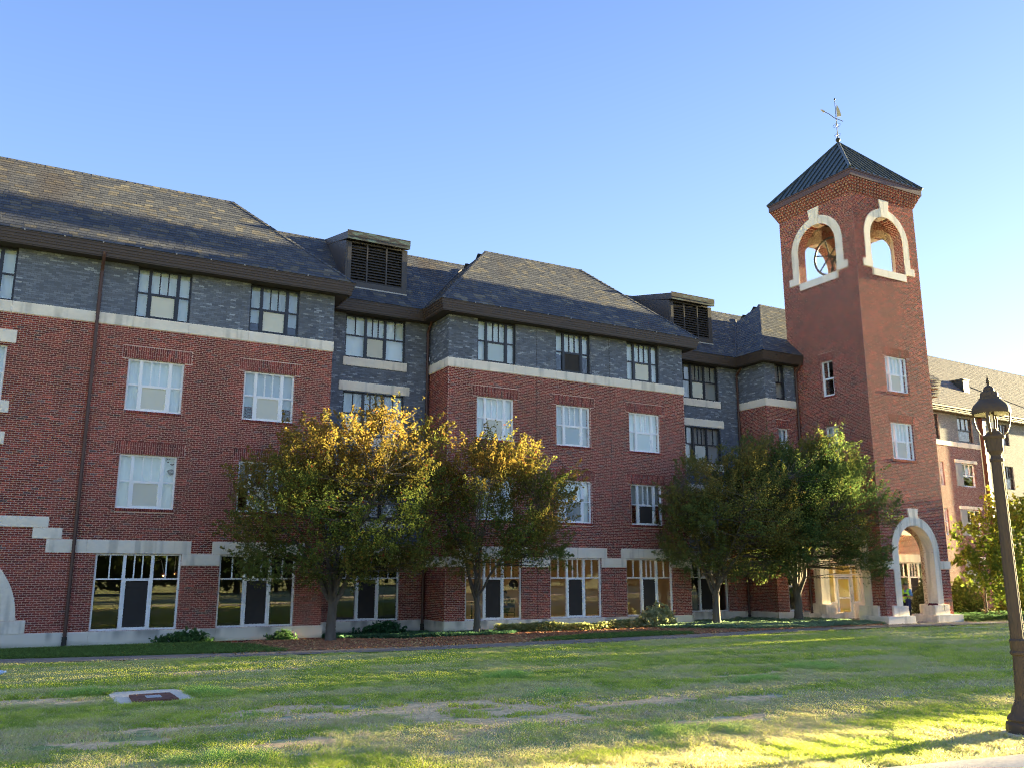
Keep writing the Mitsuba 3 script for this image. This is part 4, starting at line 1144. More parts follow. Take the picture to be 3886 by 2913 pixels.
sw = Polygon([(-30, -22.2), (5.47, -25.11), (6.74, -25.31), (30, -27.6), (60, -31), (60, -33.5), (30, -30.2), (7, -28), (-30, -25)])
sidewalk_poly = Polygon([(3.4, -24.86), (5.47, -25.11), (6.74, -25.31), (30, -29.0), (60, -33), (60, -36), (30, -32), (3.4, -27.6)])
sheet('sidewalk', sidewalk_poly, 'm_concrete', 0.05, 1.0); labels['sidewalk'] = {'kind': 'structure', 'label': 'pale concrete sidewalk at the lower right corner'}
bed_poly = Polygon([(x, bedy(x) - 0.0) for x in np.arange(3.2, 30.6, 0.3)] + [(30.4, -0.2), (29, 0), (29, 1.9), (23.8, 1.9), (23.8, 0), (11.75, 0), (11.75, 1.9), (6.98, 1.9), (6.98, 0), (4.6, 0), (3.4, -3.2)]).buffer(0)
sheet('planting_bed', bed_poly, 'm_soil', 0.012); labels['planting_bed'] = {'kind': 'structure', 'label': 'brown mulched bed between the walls and the walkway'}
slab_poly = Polygon([(-1.02, -14.02), (0.12, -14.05), (0.17, -15.76), (-1.04, -15.86)])


# ---- grass blades
def blades(n, x0, x1, y0, y1, keep, hfun, cfun, far=False, wscale=1.0):
    x, y = R.uniform(x0, x1, n), R.uniform(y0, y1, n)
    p = np.c_[x, y, GZ(x, y)]
    ok = in_frame(p, 0.03)
    x, y = x[ok], y[ok]
    d = np.hypot(x - CAM[0], y - CAM[1])
    ok = R.random(len(x)) < np.clip((11.0 / d) ** 1.15, 0, 1)
    x, y = x[ok], y[ok]
    ok = keep(x, y); x, y = x[ok], y[ok]
    d = np.hypot(x - CAM[0], y - CAM[1]); n = len(x)
    h = hfun(x, y) * R.uniform(0.6, 1.25, n); w = 0.0042 * np.clip(d / 10, 1, 4) * R.uniform(0.8, 1.4, n) * wscale
    th = R.uniform(0, 2 * np.pi, n); lean = h * R.uniform(0.5, 1.7, n); la = R.uniform(0, 2 * np.pi, n)
    z = GZ(x, y)
    ax_, ay_ = np.cos(th) * w, np.sin(th) * w
    lx, lyy = np.cos(la) * lean, np.sin(la) * lean
    A = np.stack([x - ax_, y - ay_, z - 0.005], 1); B = np.stack([x + ax_, y + ay_, z - 0.005], 1)
    C = np.stack([x + ax_ * .7 + lx * .35, y + ay_ * .7 + lyy * .35, z + h * 0.6], 1); D = np.stack([x - ax_ * .7 + lx * .35, y - ay_ * .7 + lyy * .35, z + h * 0.6], 1)
    E_ = np.stack([x + lx, y + lyy, z + h], 1)
    if far:      # one bent-over triangle a blade is enough out there
        A, B = A + np.stack([-ax_ * .35, -ay_ * .35, z * 0], 1), B + np.stack([ax_ * .35, ay_ * .35, z * 0], 1)
        return np.stack([A, B, E_], 1).reshape(-1, 3), np.arange(3 * n).reshape(-1, 3), np.repeat(cfun(x, y), 3, 0)
    v = np.stack([A, B, C, D, E_], 1).reshape(-1, 3)
    f = (np.array([[0, 1, 2], [0, 2, 3], [3, 2, 4]])[None] + 5 * np.arange(n)[:, None, None]).reshape(-1, 3)
    return v, f, np.repeat(cfun(x, y), 5, 0)




def field(x, y, L, warp=0.5):
    w = (meshkit.fbm(np.stack([x * 3.0, y * 3.0, x * 0], -1), 3, 8) - 0.5) * 4.0 * warp
    o = np.zeros(len(x))
    for cx, cy, rx, ry in L: o = np.maximum(o, 1.2 - np.hypot((x - cx) / rx, (y - cy) / ry) + w)
    return np.clip(o, 0, 1)


def lawn_keep(x, y):
    ok = y < lawny(x) + 0.03
    pts = shapely.points(x, y)
    for p in (slab_poly.buffer(-0.02), walk1, walk2, walk3, sidewalk_poly): ok &= ~shapely.contains(p, pts)
    ok &= np.hypot(x - LAMP[0], y - LAMP[1]) > 0.3
    ok &= ~((x > 30.3) & (x < 36.4) & (y > -6.4))
    bare = field(x, y, BARE)
    thin = np.clip((meshkit.fbm(np.stack([x * 1.3, y * 2.4, x * 0], -1), 3, 21) - 0.56) * 5, 0, 0.75) * np.clip((-y - 8) / 6, 0, 1)
    worn = 0.6 * field(x, y, WORN, 0.8)
    thin = np.maximum(thin, worn)
    return ok & (R.random(len(x)) > np.maximum(np.minimum(bare * 1.7, 0.99), thin))


def lawn_h(x, y):
    b = 0.028 + 0.030 * meshkit.fbm(np.stack([x * 0.9, y * 1.3, x * 0], -1), 3, 31)
    return b * (0.7 + 0.8 * np.clip((meshkit.fbm(np.stack([x * 4.5, y * 3.2, x * 0 + 5], -1), 3, 61) - 0.33) * 3, 0, 1)) + 0.10 * field(x, y, TALL, 0.7)


def lawn_c(x, y):
    n = len(x); q = meshkit.fbm(np.stack([x * 0.55, y * 1.0, x * 0], -1), 4, 41)[:, None]; r = R.random((n, 1))
    near = np.clip((-y - 11) / 9, 0, 1)[:, None]
    c = np.array([0.46, 0.55, 0.095]) * (1 - r) + np.array([0.70, 0.75, 0.155]) * r
    q2 = np.clip((meshkit.fbm(np.stack([x * 4.5, y * 3.2, x * 0 + 5], -1), 3, 61) - 0.33) * 3, 0, 1)[:, None]
    c = c * (np.array([0.68, 0.76, 0.66]) * (1 - q2) + np.array([1.12, 1.08, 1.0]) * q2)
    dry = np.clip((q - 0.47) * 4.5 + 0.30 * near, 0, 1)
    c = c * (1 - 0.55 * dry) + np.array([0.86, 0.74, 0.42]) * 0.55 * dry
    straw = (R.random((n, 1)) < 0.10 + 0.22 * dry * near + 0.35 * np.maximum(field(x, y, BARE, 0.9), field(x, y, WORN, 0.8))[:, None])
    c = np.where(straw, np.array([0.84, 0.69, 0.48]) * R.uniform(0.7, 1.1, (n, 1)), c)
    t = field(x, y, TALL, 0.7)[:, None]
    return c * (1 - t) + np.array([0.48, 0.66, 0.17]) * t


rl = np.array([RIGHT[0], RIGHT[1]])
LAMP = np.array([8.04, -24.48]) + 0.095 * rl
parts = [blades(560000, -4, 14, -27, -18, lawn_keep, lawn_h, lawn_c), blades(700000, -4, 14, -18, -13, lawn_keep, lawn_h, lawn_c, True), blades(800000, -4, 24, -13, -5, lawn_keep, lawn_h, lawn_c, True), blades(450000, 14, 24, -28, -13, lawn_keep, lawn_h, lawn_c, True), blades(700000, 24, 60, -30, 3, lambda x, y: lawn_keep(x, y) & ((x < 36.5) | (y < 1)), lawn_h, lawn_c, True)]
rim = lambda x, y: (np.abs(shapely.distance(slab_poly.exterior, shapely.points(x, y)) - 0.015) < 0.04) & (R.random(len(x)) < np.where(y > -14.3, 0.9, 0.35))
parts.append(blades(60000, -1.4, 0.5, -16.2, -13.7, rim, lambda x, y: np.where(y > -14.3, 0.085, 0.03), lawn_c))
v = np.vstack([p[0] for p in parts]); n0 = np.cumsum([0] + [len(p[0]) for p in parts])
f = np.vstack([p[1] + o for p, o in zip(parts, n0)])
S('grass', (v, f), 'm_blade', color=np.vstack([p[2] for p in parts]))
labels['grass'] = {'kind': 'stuff', 'label': 'patchy mown lawn with dry and bare spots', 'category': 'grass'}
print('lawn tris', len(f))
gr1 = Polygon([(-8, -0.6), (2.6, -0.75), (4.0, -2.6), (4.4, -5.35)] + [(x, bedy(x) - .05) for x in np.arange(4.2, -8.1, -0.4)])
gr2 = Polygon([(12.2, -5.75), (13.6, -4.6), (16.0, -3.7), (18.6, -3.6), (19.8, -4.6), (19.2, -5.45), (15, -5.85)])


def bed_keep(x, y):
    pts = shapely.points(x, y)
    return shapely.contains(gr1, pts) | shapely.contains(gr2, pts)


v, f, c = blades(500000, -4, 21, -6.2, -0.4, bed_keep, lambda x, y: np.full(len(x), 0.11), lambda x, y: np.array([0.075, 0.115, 0.03]) * 2.2 * R.uniform(0.7, 1.35, (len(x), 1)), True)
S('bed_grass', (v, f), 'm_blade', color=c); labels['bed_grass'] = {'kind': 'stuff', 'label': 'lush dark green grass strips beside the walkway', 'category': 'grass'}


# ---- fallen leaves and mulch chips
def in_poly(poly, n):
    u0, v0, u1, v1 = poly.bounds; x, y = R.uniform(u0, u1, n), R.uniform(v0, v1, n)
    ok = shapely.contains(poly, shapely.points(x, y)); return x[ok], y[ok]


def leafmesh(c, size, tilt, col, up=None, fold=0.25):
    """Folded leaf quads at the centres c."""
    n = len(c); size = np.broadcast_to(size, n)
    d = R.normal(size=(n, 3)); d[:, 2] *= tilt; d /= np.linalg.norm(d, axis=1, keepdims=True)
    q = R.normal(size=(n, 3)); q[:, 2] *= tilt
    s = np.cross(d, q); s = s if up is None else np.cross(d, up + 0.6 * q); s /= np.linalg.norm(s, axis=1, keepdims=True) + 1e-9
    nn = np.cross(s, d)
    L, Wd = size[:, None], size[:, None] * 0.32
    a = c - d * L * 0.5; b = c + d * L * 0.5; m = c - d * L * 0.05
    v = np.stack([a, m + s * Wd + nn * Wd * fold, b, m - s * Wd + nn * Wd * fold], 1).reshape(-1, 3)
    f = (np.array([[0, 1, 2], [0, 2, 3]])[None] + 4 * np.arange(n)[:, None, None]).reshape(-1, 3)
    return v, f, np.repeat(col, 4, 0)


chips_poly = bed_poly.difference(gr2).difference(Polygon([(5.2, 0.2), (6.6, -1.0), (9, -2.6), (12.5, -2.3), (12.3, -0.2), (24, -1.3), (31, -4.1), (31, 2), (5, 2)]).buffer(-0.1))
x, y = in_poly(chips_poly, 60000)
t = R.random((len(x), 1))
col = np.array([0.28, 0.12, 0.065]) * (1 - t) + np.array([0.56, 0.25, 0.12]) * t; col[R.random(len(x)) < 0.12] = (0.62, 0.43, 0.18)
S('fallen_leaves', leafmesh(np.c_[x, y, GZ(x, y) + R.uniform(0.015, 0.06, len(x))], R.uniform(0.05, 0.10, len(x)), 0.35, col)[:2], 'm_chip', color=np.repeat(col, 4, 0))
labels['fallen_leaves'] = {'kind': 'stuff', 'label': 'rust brown fallen leaves and mulch in the bed', 'category': 'leaves'}
x = R.uniform(2, 33, 420); y = np.where(R.random(420) < 0.6, bedy(x) - R.uniform(0, 0.35, 420), R.uniform(lawny(x), bedy(x)))
col = np.array([[0.36, 0.23, 0.08]]) * R.uniform(0.5, 1.1, (420, 1))
v_, f_, c_ = leafmesh(np.c_[x, y, GZ(x, y) + 0.05], R.uniform(0.05, 0.09, 420), 0.3, col)
S('stray_leaves', (v_, f_), 'm_chip', color=c_); labels['stray_leaves'] = {'kind': 'stuff', 'label': 'dry yellow leaves strewn on the walkway', 'category': 'leaves'}


# ---- ground cover
def cover(key, poly, n, h, size, c0, c1, label):
    x, y = in_poly(poly, n); t = R.random((len(x), 1))
    v, f, c = leafmesh(np.c_[x, y, GZ(x, y) + h * R.random(len(x)) ** 0.6 * (0.5 + meshkit.fbm(np.c_[x * 1.5, y * 1.5, x * 0], 2, 3))], R.uniform(0.7, 1.3, len(x)) * size, 0.5, np.array(c0) * (1 - t) + np.array(c1) * t, up=np.array([0, 0, 1.0]))
    S(key, (v, f), 'm_leaf', color=c); labels[key] = {'kind': 'stuff', 'label': label, 'category': 'ground cover'}


cover('ivy', Polygon([(7.2, 1.7), (11.5, 1.7), (11.6, -0.2), (14.5, -0.5), (14.5, -1.2), (13.2, -2.4), (10, -2.4), (7.8, -1.2)]), 16000, 0.13, 0.11, (0.08, 0.17, 0.09), (0.17, 0.32, 0.16), 'dark blue green ivy in the recess behind the first trees')
cover('ivy_001', Polygon([(20.5, -0.7), (24, -0.2), (24, 1.7), (28.8, 1.7), (28.9, -0.2), (30.8, -0.3), (30.9, -4.4), (27, -4.6), (23.2, -4.2), (20.5, -2.2)]), 45000, 0.15, 0.11, (0.20, 0.30, 0.17), (0.40, 0.52, 0.31), 'bluish green ivy bed under the trees beside the tower')
cover('ivy_002', Polygon([(36.6, -2.2), (40.4, -0.6), (44, -4.2), (43, -6.2), (38.4, -4.4), (36.4, -4.9)]), 14000, 0.25, 0.11, (0.045, 0.09, 0.04), (0.10, 0.17, 0.07), 'green ivy bed right of the tower')
cover('yellow_ground_plants', Polygon([(13.6, -0.45), (19.9, -0.5), (19.9, -1.35), (17, -1.9), (13.6, -1.5)]), 9000, 0.32, 0.12, (0.22, 0.28, 0.09), (0.60, 0.56, 0.27), 'low yellow green plants along the stone base')


def shrub(key, c, rx, ry, h, n, size, c0, c1, label, stems=True):
    k = tag(key, label, 'shrub')
    a = R.uniform(0, 2 * np.pi, n); r = R.random(n) ** 0.5; z = R.random(n)
    prof = np.sqrt(np.clip(1 - (z - 0.35) ** 2 / 0.45, 0.02, 1)) * (0.35 + 1.2 * meshkit.noise(np.c_[np.cos(a) * 2.5, np.sin(a) * 2.5, z * 3], 7))
    p = np.c_[c[0] + rx * r * prof * np.cos(a), c[1] + ry * r * prof * np.sin(a), GZ(c[0], c[1]) + 0.03 + h * z * (0.45 + 1.1 * meshkit.noise(np.c_[np.cos(a) * 2.2 + 5, np.sin(a) * 2.2, r * 2.5], 9))]
    p += R.normal(0, 0.05, p.shape) * (R.random((n, 1)) < 0.25)
    p[:, 2] = np.maximum(p[:, 2], GZ(c[0], c[1]) + 0.01)
    t = R.random((n, 1)) * 0.6 + 0.4 * z[:, None]
    v, f, cc = leafmesh(p, R.uniform(0.7, 1.3, n) * size, 0.8, np.array(c0) * (1 - t) + np.array(c1) * t)
    S(f'{k}__foliage', (v, f), 'm_leaf', color=cc)
    m = MB()
    for i in range(9):
        a = R.uniform(0, 6.28); e = np.array([c[0] + rx * 0.6 * math.cos(a), c[1] + ry * 0.6 * math.sin(a), GZ(*c) + h * 0.75]); b = np.array([c[0] + 0.08 * math.cos(a), c[1] + 0.08 * math.sin(a), GZ(*c) - 0.02])
        m.tube([b, (b + e) / 2 + (0, 0, 0.1 * h), e], [0.014, 0.01, 0.005], 5)
    S(f'{k}__stems', m.out(), 'm_twig')


shrub('low_shrub', (2.35, -0.42), 0.95, 0.3, 0.34, 900, 0.13, (0.05, 0.11, 0.04), (0.13, 0.25, 0.08), 'dark green creeping shrub under the first ground floor window')
shrub('low_shrub_001', (5.5, -0.40), 0.6, 0.25, 0.26, 400, 0.12, (0.05, 0.11, 0.04), (0.13, 0.23, 0.08), 'small dark green shrub under the second ground floor window')
shrub('low_shrub_002', (9.6, 0.9), 1.1, 0.5, 0.40, 800, 0.15, (0.03, 0.09, 0.045), (0.08, 0.19, 0.08), 'dark leafy shrub in the recess behind the left tree')
shrub('variegated_bush', (20.9, -1.15), 1.0, 0.55, 0.72, 1900, 0.17, (0.18, 0.24, 0.09), (0.62, 0.58, 0.32), 'yellow green variegated bush below the third window of the middle bay')
shrub('dark_hedge_bush', (37.6, -1.6), 1.0, 1.0, 1.7, 3000, 0.16, (0.03, 0.035, 0.03), (0.07, 0.085, 0.05), 'dark leaved bush right behind the tower plinth')
shrub('sunlit_hedge', (49.5, 0.4), 2.8, 1.4, 2.3, 5200, 0.22, (0.10, 0.14, 0.03), (0.26, 0.30, 0.06), 'sunlit yellow green hedge by the far wing')
shrub('sunlit_hedge_001', (44.5, 1.3), 1.8, 1.0, 1.5, 3000, 0.18, (0.08, 0.12, 0.03), (0.2, 0.25, 0.05), 'green shrub left of the sunlit hedge')


# ================================================================== TREES
def tree(key, base, fork_z, r0, lobes, nclust, leaf, c0, c1, c2, label, group=None, gold=0.5, lean=(0, 0), limbs=7, leaves=84, avoid=True, seed=1):
    """lobes: (x, y, z, rx, ry, rz). Trunk, limbs reaching into the lobes, twigs, and leaves in sprays."""
    rg = np.random.default_rng(seed)
    k = tag(key, label, 'tree', group)
    bx0 = np.array([base[0], base[1], float(GZ(*base)) - 0.05]); fk = np.array([base[0] + lean[0], base[1] + lean[1], fork_z])
    L = np.array(lobes)
    # cluster centres spread through the union of the lobes, more near the skin
    vol = L[:, 3] * L[:, 4] * L[:, 5]; pick = rg.choice(len(L), nclust * 4, p=vol / vol.sum())
    d = rg.normal(size=(len(pick), 3)); d /= np.linalg.norm(d, axis=1, keepdims=True); r = rg.random(len(pick)) ** 0.42
    cc = L[pick, :3] + d * r[:, None] * L[pick, 3:]
    nz = meshkit.fbm(cc * 1.0, 3, seed)
    keepc = nz > 0.45 + 0.05 * (r < 0.55)
    cc = cc[keepc][:nclust]
    near = ((cc[:, None] - cc[None]) ** 2).sum(-1) < 0.75 ** 2
    cc = cc[near.sum(1) > (5 if avoid else 1)]          # no lone sprays in the air
    # limbs
    mt = MB(); flare = [(1.55, 0), (1.15, 0.12), (1.0, 0.35), (0.92, 0.7), (0.9, 1.0)]
    pts = [bx0 + (fk - bx0) * t + np.array([0.03 * math.sin(5 * t + seed), 0.03 * math.cos(4 * t), 0]) * t for _, t in flare]
    S(f'{k}__trunk', MB().tube(pts, [r0 * s for s, _ in flare], 12).out(), 'm_bark', smooth=60)
    nodes, nrad = [], []
    cen = L[:, :3].mean(0); span = cc.max(0) - cc.min(0)
    tg = []
    for i in range(limbs):
        a = 2 * np.pi * (i + rg.uniform(-.3, .3)) / limbs; el = rg.uniform(0.35, 0.95)
        j = cc[np.argmin(np.abs(np.arctan2(cc[:, 1] - fk[1], cc[:, 0] - fk[0]) - math.atan2(math.sin(a), math.cos(a))) * 1.5 + np.abs((cc[:, 2] - fk[2]) / span[2] - el) * 2 - 0.15 * np.linalg.norm(cc - fk, axis=1))]
        tg.append(j)
    for i, e in enumerate(tg):
        st = fk + np.array([0, 0, rg.uniform(-0.35, 0.05)]); dirn = e - st; hor = dirn * np.array([1, 1, 0])
        P1 = st + hor * 0.22 + np.array([0, 0, dirn[2] * 0.34]); P2 = st + hor * 0.6 + np.array([0, 0, dirn[2] * 0.74])
        ts = np.linspace(0, 1, 9)[:, None]
        cur = (1 - ts) ** 3 * st + 3 * (1 - ts) ** 2 * ts * P1 + 3 * (1 - ts) * ts ** 2 * P2 + ts ** 3 * e
        cur[1:-1] += rg.normal(0, 0.04, (7, 3))
        rd = np.linspace(r0 * rg.uniform(.42, .6), 0.016, 9)
        S(num(f'{k}__limb'), MB().tube(cur, rd, 8).out(), 'm_bark', smooth=60)
        for q in range(2, 9): nodes.append(cur[q]); nrad.append(rd[q])
    nodes = np.array(nodes); nrad = np.array(nrad)
    tw = MB()
    for c in cc[rg.permutation(len(cc))[:int(len(cc) * 0.55)]]:
        dd = np.linalg.norm(nodes - c, axis=1) + np.where(nodes[:, 2] > c[2] + 0.1, 1.0, 0); j = int(np.argmin(dd)); a = nodes[j]
        mid = (a + c) / 2 + rg.normal(0, 0.08, 3); rr = min(0.022, nrad[j] * 0.7)
        tw.tube([a, mid, c], [rr, rr * 0.6, 0.004], 4, cap=False)
    S(f'{k}__twigs', tw.out(), 'm_twig'); labels[f'{k}__twigs'] = {'kind': 'stuff', 'label': 'fine twigs'}
    # leaves: sprays that lean outward and up
    ax_ = cc - np.array([fk[0], fk[1], fk[2] + 0.4]); ax_ /= np.linalg.norm(ax_, axis=1, keepdims=True); ax_ = ax_ * np.array([1.25, 1.25, 0.8]) + np.array([0, 0, 0.22]) + rg.normal(0, 0.40, ax_.shape); ax_ /= np.linalg.norm(ax_, axis=1, keepdims=True)
    n = len(cc) * leaves; ci = np.repeat(np.arange(len(cc)), leaves)
    t = rg.random(n); Ls = rg.uniform(0.6, 1.3, len(cc))[ci]
    pos = cc[ci] + ax_[ci] * ((t - 0.35) * Ls)[:, None] + rg.normal(size=(n, 3)) * (0.155 * (1.1 - t))[:, None]
    if avoid:
        ok = (pos[:, 2] > 0.9) & (pos[:, 2] < np.quantile(cc[:, 2], 0.985) + 0.75 * rg.random(n) * (0.25 + (np.sin(pos[:, 0] * 5.3 + seed) * np.sin(pos[:, 1] * 4.1) > 0.15))) & ~((pos[:, 0] > 30.95) & (pos[:, 1] > -4.45)) & ~((pos[:, 1] > -0.12) & ((pos[:, 0] < 7) | ((pos[:, 0] > 11.7) & (pos[:, 0] < 23.9)) | (pos[:, 0] > 28.9))) & (pos[:, 1] < 1.75)
        pos, ci, t = pos[ok], ci[ok], t[ok]; n = len(pos)
    z0, z1 = cc[:, 2].min(), cc[:, 2].max()
    hgt = np.clip((pos[:, 2] - z0) / (z1 - z0), 0, 1.2)
    turn_sun = np.clip((meshkit.fbm(pos * 0.5, 3, seed + 3) - 0.5) * 2.6 + gold * (0.08 + 1.6 * hgt ** 1.4) + rg.normal(0, 0.22, n) * 0.9, 0, 1)[:, None]  # height term tints the tops like low sun, beside real autumn turning
    rnd = rg.random((n, 1))
    col = (np.array(c0) * (1 - rnd) + np.array(c1) * rnd) * (1 - turn_sun) + np.array(c2) * turn_sun * rg.uniform(0.75, 1.2, (n, 1))
    red = rg.random(n) < (0.05 * gold if avoid else 0); col[red] = (0.20, 0.06, 0.03)
    nd = rg.normal(size=(n, 3)) + 0.9 * ax_[ci]; nd /= np.linalg.norm(nd, axis=1, keepdims=True)
    v, f, cl = leafmesh(pos, rg.uniform(0.75, 1.25, n) * leaf, 0.8, col)
    S(f'{k}__crown', (v, f), 'm_leaf', color=cl)
    return k


GRP = None
tree('shade_tree', (6.72, -2.0), 1.25, 0.165, [(6.31, -3.4, 4.3, 3.4, 3.0, 2.6), (7.86, -3.5, 6.3, 1.8, 1.6, 1.55), (5.63, -3.3, 5.9, 1.7, 1.6, 1.2), (3.99, -3.4, 3.0, 1.4, 1.4, 1.1), (8.35, -3.3, 2.9, 1.6, 1.5, 1.1), (7.38, -3.4, 7.6, .5, .5, .6), (9.31, -3.5, 6.7, .7, .7, .7), (5.72, -4.5, 6.3, 1.3, 1.0, .8), (9.0, -3.4, 5.7, 1.5, 1.3, 1.1), (4.6, -3.3, 5.0, 1.4, 1.3, 1.1)],
     900, 0.085, (0.095, 0.135, 0.035), (0.19, 0.23, 0.055), (0.30, 0.205, 0.05), 'shade tree, top tinted gold for autumn and low sun, before the gap between left and middle bays', gold=0.55, seed=3, limbs=8)
tree('shade_tree_001', (12.35, -1.55), 1.35, 0.125, [(12.32, -3.2, 4.4, 2.8, 2.6, 2.2), (10.58, -3.2, 6.0, 1.1, 1.1, 1.2), (11.83, -3.3, 6.8, .9, .9, .9), (14.45, -3.3, 5.3, 1.1, 1.1, 1.2), (10.87, -3.2, 2.7, .9, .9, .9), (13.77, -3.2, 3.0, 1.5, 1.3, 1.0), (12.01, -4.2, 6.0, 1.6, 1.0, .9), (13.9, -3.3, 5.8, 1.2, 1.1, 0.9)],
     520, 0.085, (0.095, 0.135, 0.035), (0.19, 0.23, 0.055), (0.30, 0.205, 0.05), 'smaller tree, top tinted gold for autumn and low sun, before the first window of the middle bay', gold=0.6, seed=5, limbs=7)
tree('shade_tree_002', (23.75, -1.6), 1.5, 0.165, [(23.7, -2.6, 4.5, 3.3, 3.0, 2.6), (21.6, -2.6, 5.6, 1.3, 1.3, 1.3), (25, -2.6, 6.5, 1.8, 1.6, 1.4), (21.8, -2.6, 2.7, 1.4, 1.3, 1.0), (26, -2.6, 3.0, 1.6, 1.4, 1.2)],
     900, 0.088, (0.095, 0.135, 0.04), (0.18, 0.22, 0.06), (0.28, 0.215, 0.06), 'olive green tree before the gap right of the middle bay', gold=0.32, seed=8, limbs=7)
tree('shade_tree_003', (28.9, -1.3), 1.5, 0.19, [(27.6, -3.0, 5.0, 3.1, 2.7, 3.0), (29.6, -5.0, 4.6, 1.4, 1.4, 2.2), (29.0, -3.6, 7.5, 1.9, 1.7, 1.5), (26, -2.2, 7.2, 1.6, 1.6, 1.4), (29.7, -4.9, 2.9, 1.2, 1.2, 1.0)],
     1050, 0.088, (0.07, 0.125, 0.04), (0.145, 0.205, 0.06), (0.29, 0.24, 0.06), 'dense dark green tree with ivied trunk against the bell tower', gold=0.2, seed=12, limbs=8)
tree('young_tree', (41.2, -2.3), 1.6, 0.08, [(39.0, -4.6, 3.3, 2.2, 2.0, 2.2), (40.6, -4.8, 5.0, 1.6, 1.4, 1.2), (37.4, -5.4, 2.0, 0.9, 0.9, 1.3), (41.4, -4.2, 3.0, 1.6, 1.6, 1.7), (38.6, -5.0, 5.3, 0.8, .7, .5)],
     330, 0.23, (0.08, 0.13, 0.02), (0.16, 0.22, 0.035), (0.26, 0.27, 0.04), 'young sunlit yellow green tree with large leaves right of the tower', gold=0.5, seed=21, limbs=6, leaves=14, avoid=False)


# ---- woods out of view round the lawn: they shade it, darken left walls, show in window reflections
def unseen_woods(spots, per):
    V, F, C, n = [], [], [], 0
    rg = np.random.default_rng(77)
    tb = MB()
    for x, y, h, r in spots:
        m = int(per * r * r / 16)
        d = rg.normal(size=(m, 3)); d /= np.linalg.norm(d, axis=1, keepdims=True)
        p = np.array([x, y, h * 0.55]) + d * (rg.random(m) ** 0.4)[:, None] * np.array([r, r, h * 0.46]) * (0.75 + 0.5 * meshkit.noise(d * 2.2 + x, 3))[:, None]
        t = rg.random((m, 1)); v, f, c = leafmesh(p, rg.uniform(0.5, 1.0, m), 0.8, np.array([0.05, 0.075, 0.02]) * (1 - t) + np.array([0.13, 0.15, 0.045]) * t)
        V.append(v); F.append(f + n); C.append(c); n += len(v)
        tb.tube([(x, y, 0), (x, y, h * 0.6)], [r * 0.08, r * 0.05], 8)
    S('unseen_woods__foliage', (np.vstack(V), np.vstack(F)), 'm_leaf', color=np.vstack(C)); S('unseen_woods__trunks', tb.out(), 'm_bark')
    labels['unseen_woods'] = {'kind': 'stuff', 'label': 'belt of trees out of view, shading the lawn and left facing walls', 'category': 'unseen_woods'}


rw = np.random.default_rng(5)
spots = [(72 + rw.uniform(-3, 3), y, h, 3.6) for y, h in ((-8.0, 13.8), (-11.5, 13.8), (-15, 13), (-18.5, 12.5), (-21.5, 12))]  # out of view at right, shading the lawn and tower foot
spots += [(x, -66 + rw.uniform(-5, 5), rw.uniform(6, 9), rw.uniform(3.5, 5)) for x in np.arange(-20, 110, 5.5)]
spots += [(76 + rw.uniform(-3, 3), y, rw.uniform(8, 10.5), 3.4) for y in (-36.5, -41, -46, -51, -56)]  # out of view, shading the ground that the windows reflect
spots += [(x, y, rw.uniform(9, 13), rw.uniform(4, 5.5)) for x, y in ((-38, -2), (-40, -11), (-42, -20), (-40, -29), (-43, -38), (-40, -47), (-36, -56), (-48, 6))]  # out of view at left, placed to darken left-facing walls
spots += [(64, -26.6, 9, 0.8), (75, -28.6, 9, 1.1), (70, -36, 9, 3.5), (84, -42, 11, 4)]  # out of view, casting streaks across the sunlit grass
unseen_woods(spots, 1500)

# ================================================================== STREET LAMP
LP = tag('street_lamp', 'dark bronze lamp post with domed open lantern at right', 'street lamp')
lz = 0.31; lc = (LAMP[0], LAMP[1], lz)


def lathe(key, prof, m, k=28, z=0): S(key, MB().lathe(prof, (lc[0], lc[1], lz + z), k).out(), m, smooth=35)


S(f'{LP}__pad', MB().lathe([(0.001, 0.0), (0.29, 0.0), (0.30, -0.02), (0.30, -0.2)], (lc[0], lc[1], lz + 0.02), 24).out(), 'm_concrete', smooth=35)
lathe(f'{LP}__base', [(0.235, 0.02), (0.235, 0.10), (0.225, 0.13), (0.205, 0.145), (0.215, 0.17), (0.20, 0.20), (0.165, 0.235), (0.145, 0.30), (0.112, 0.36), (0.102, 0.40)], 'm_lamp')
# fluted lower shaft
k = 48; th = np.arange(k) * 2 * np.pi / k; prof = [(0.100, 0.40), (0.074, 0.90)]


def fluted(key, r0, z0, r1, z1, depth=0.0035, nf=12):
    k = nf * 6; th = np.arange(k) * 2 * np.pi / k; w = 1 - depth / r0 * (0.5 + 0.5 * np.cos(nf * th)) ** 0.5
    v = np.vstack([np.stack([lc[0] + r * w * np.cos(th), lc[1] + r * w * np.sin(th), np.full(k, lz + z)], 1) for r, z in ((r0, z0), (r1, z1))])
    S(key, (v, [[i, (i + 1) % k, k + (i + 1) % k] for i in range(k)] + [[i, k + (i + 1) % k, k + i] for i in range(k)]), 'm_lamp', smooth=35)


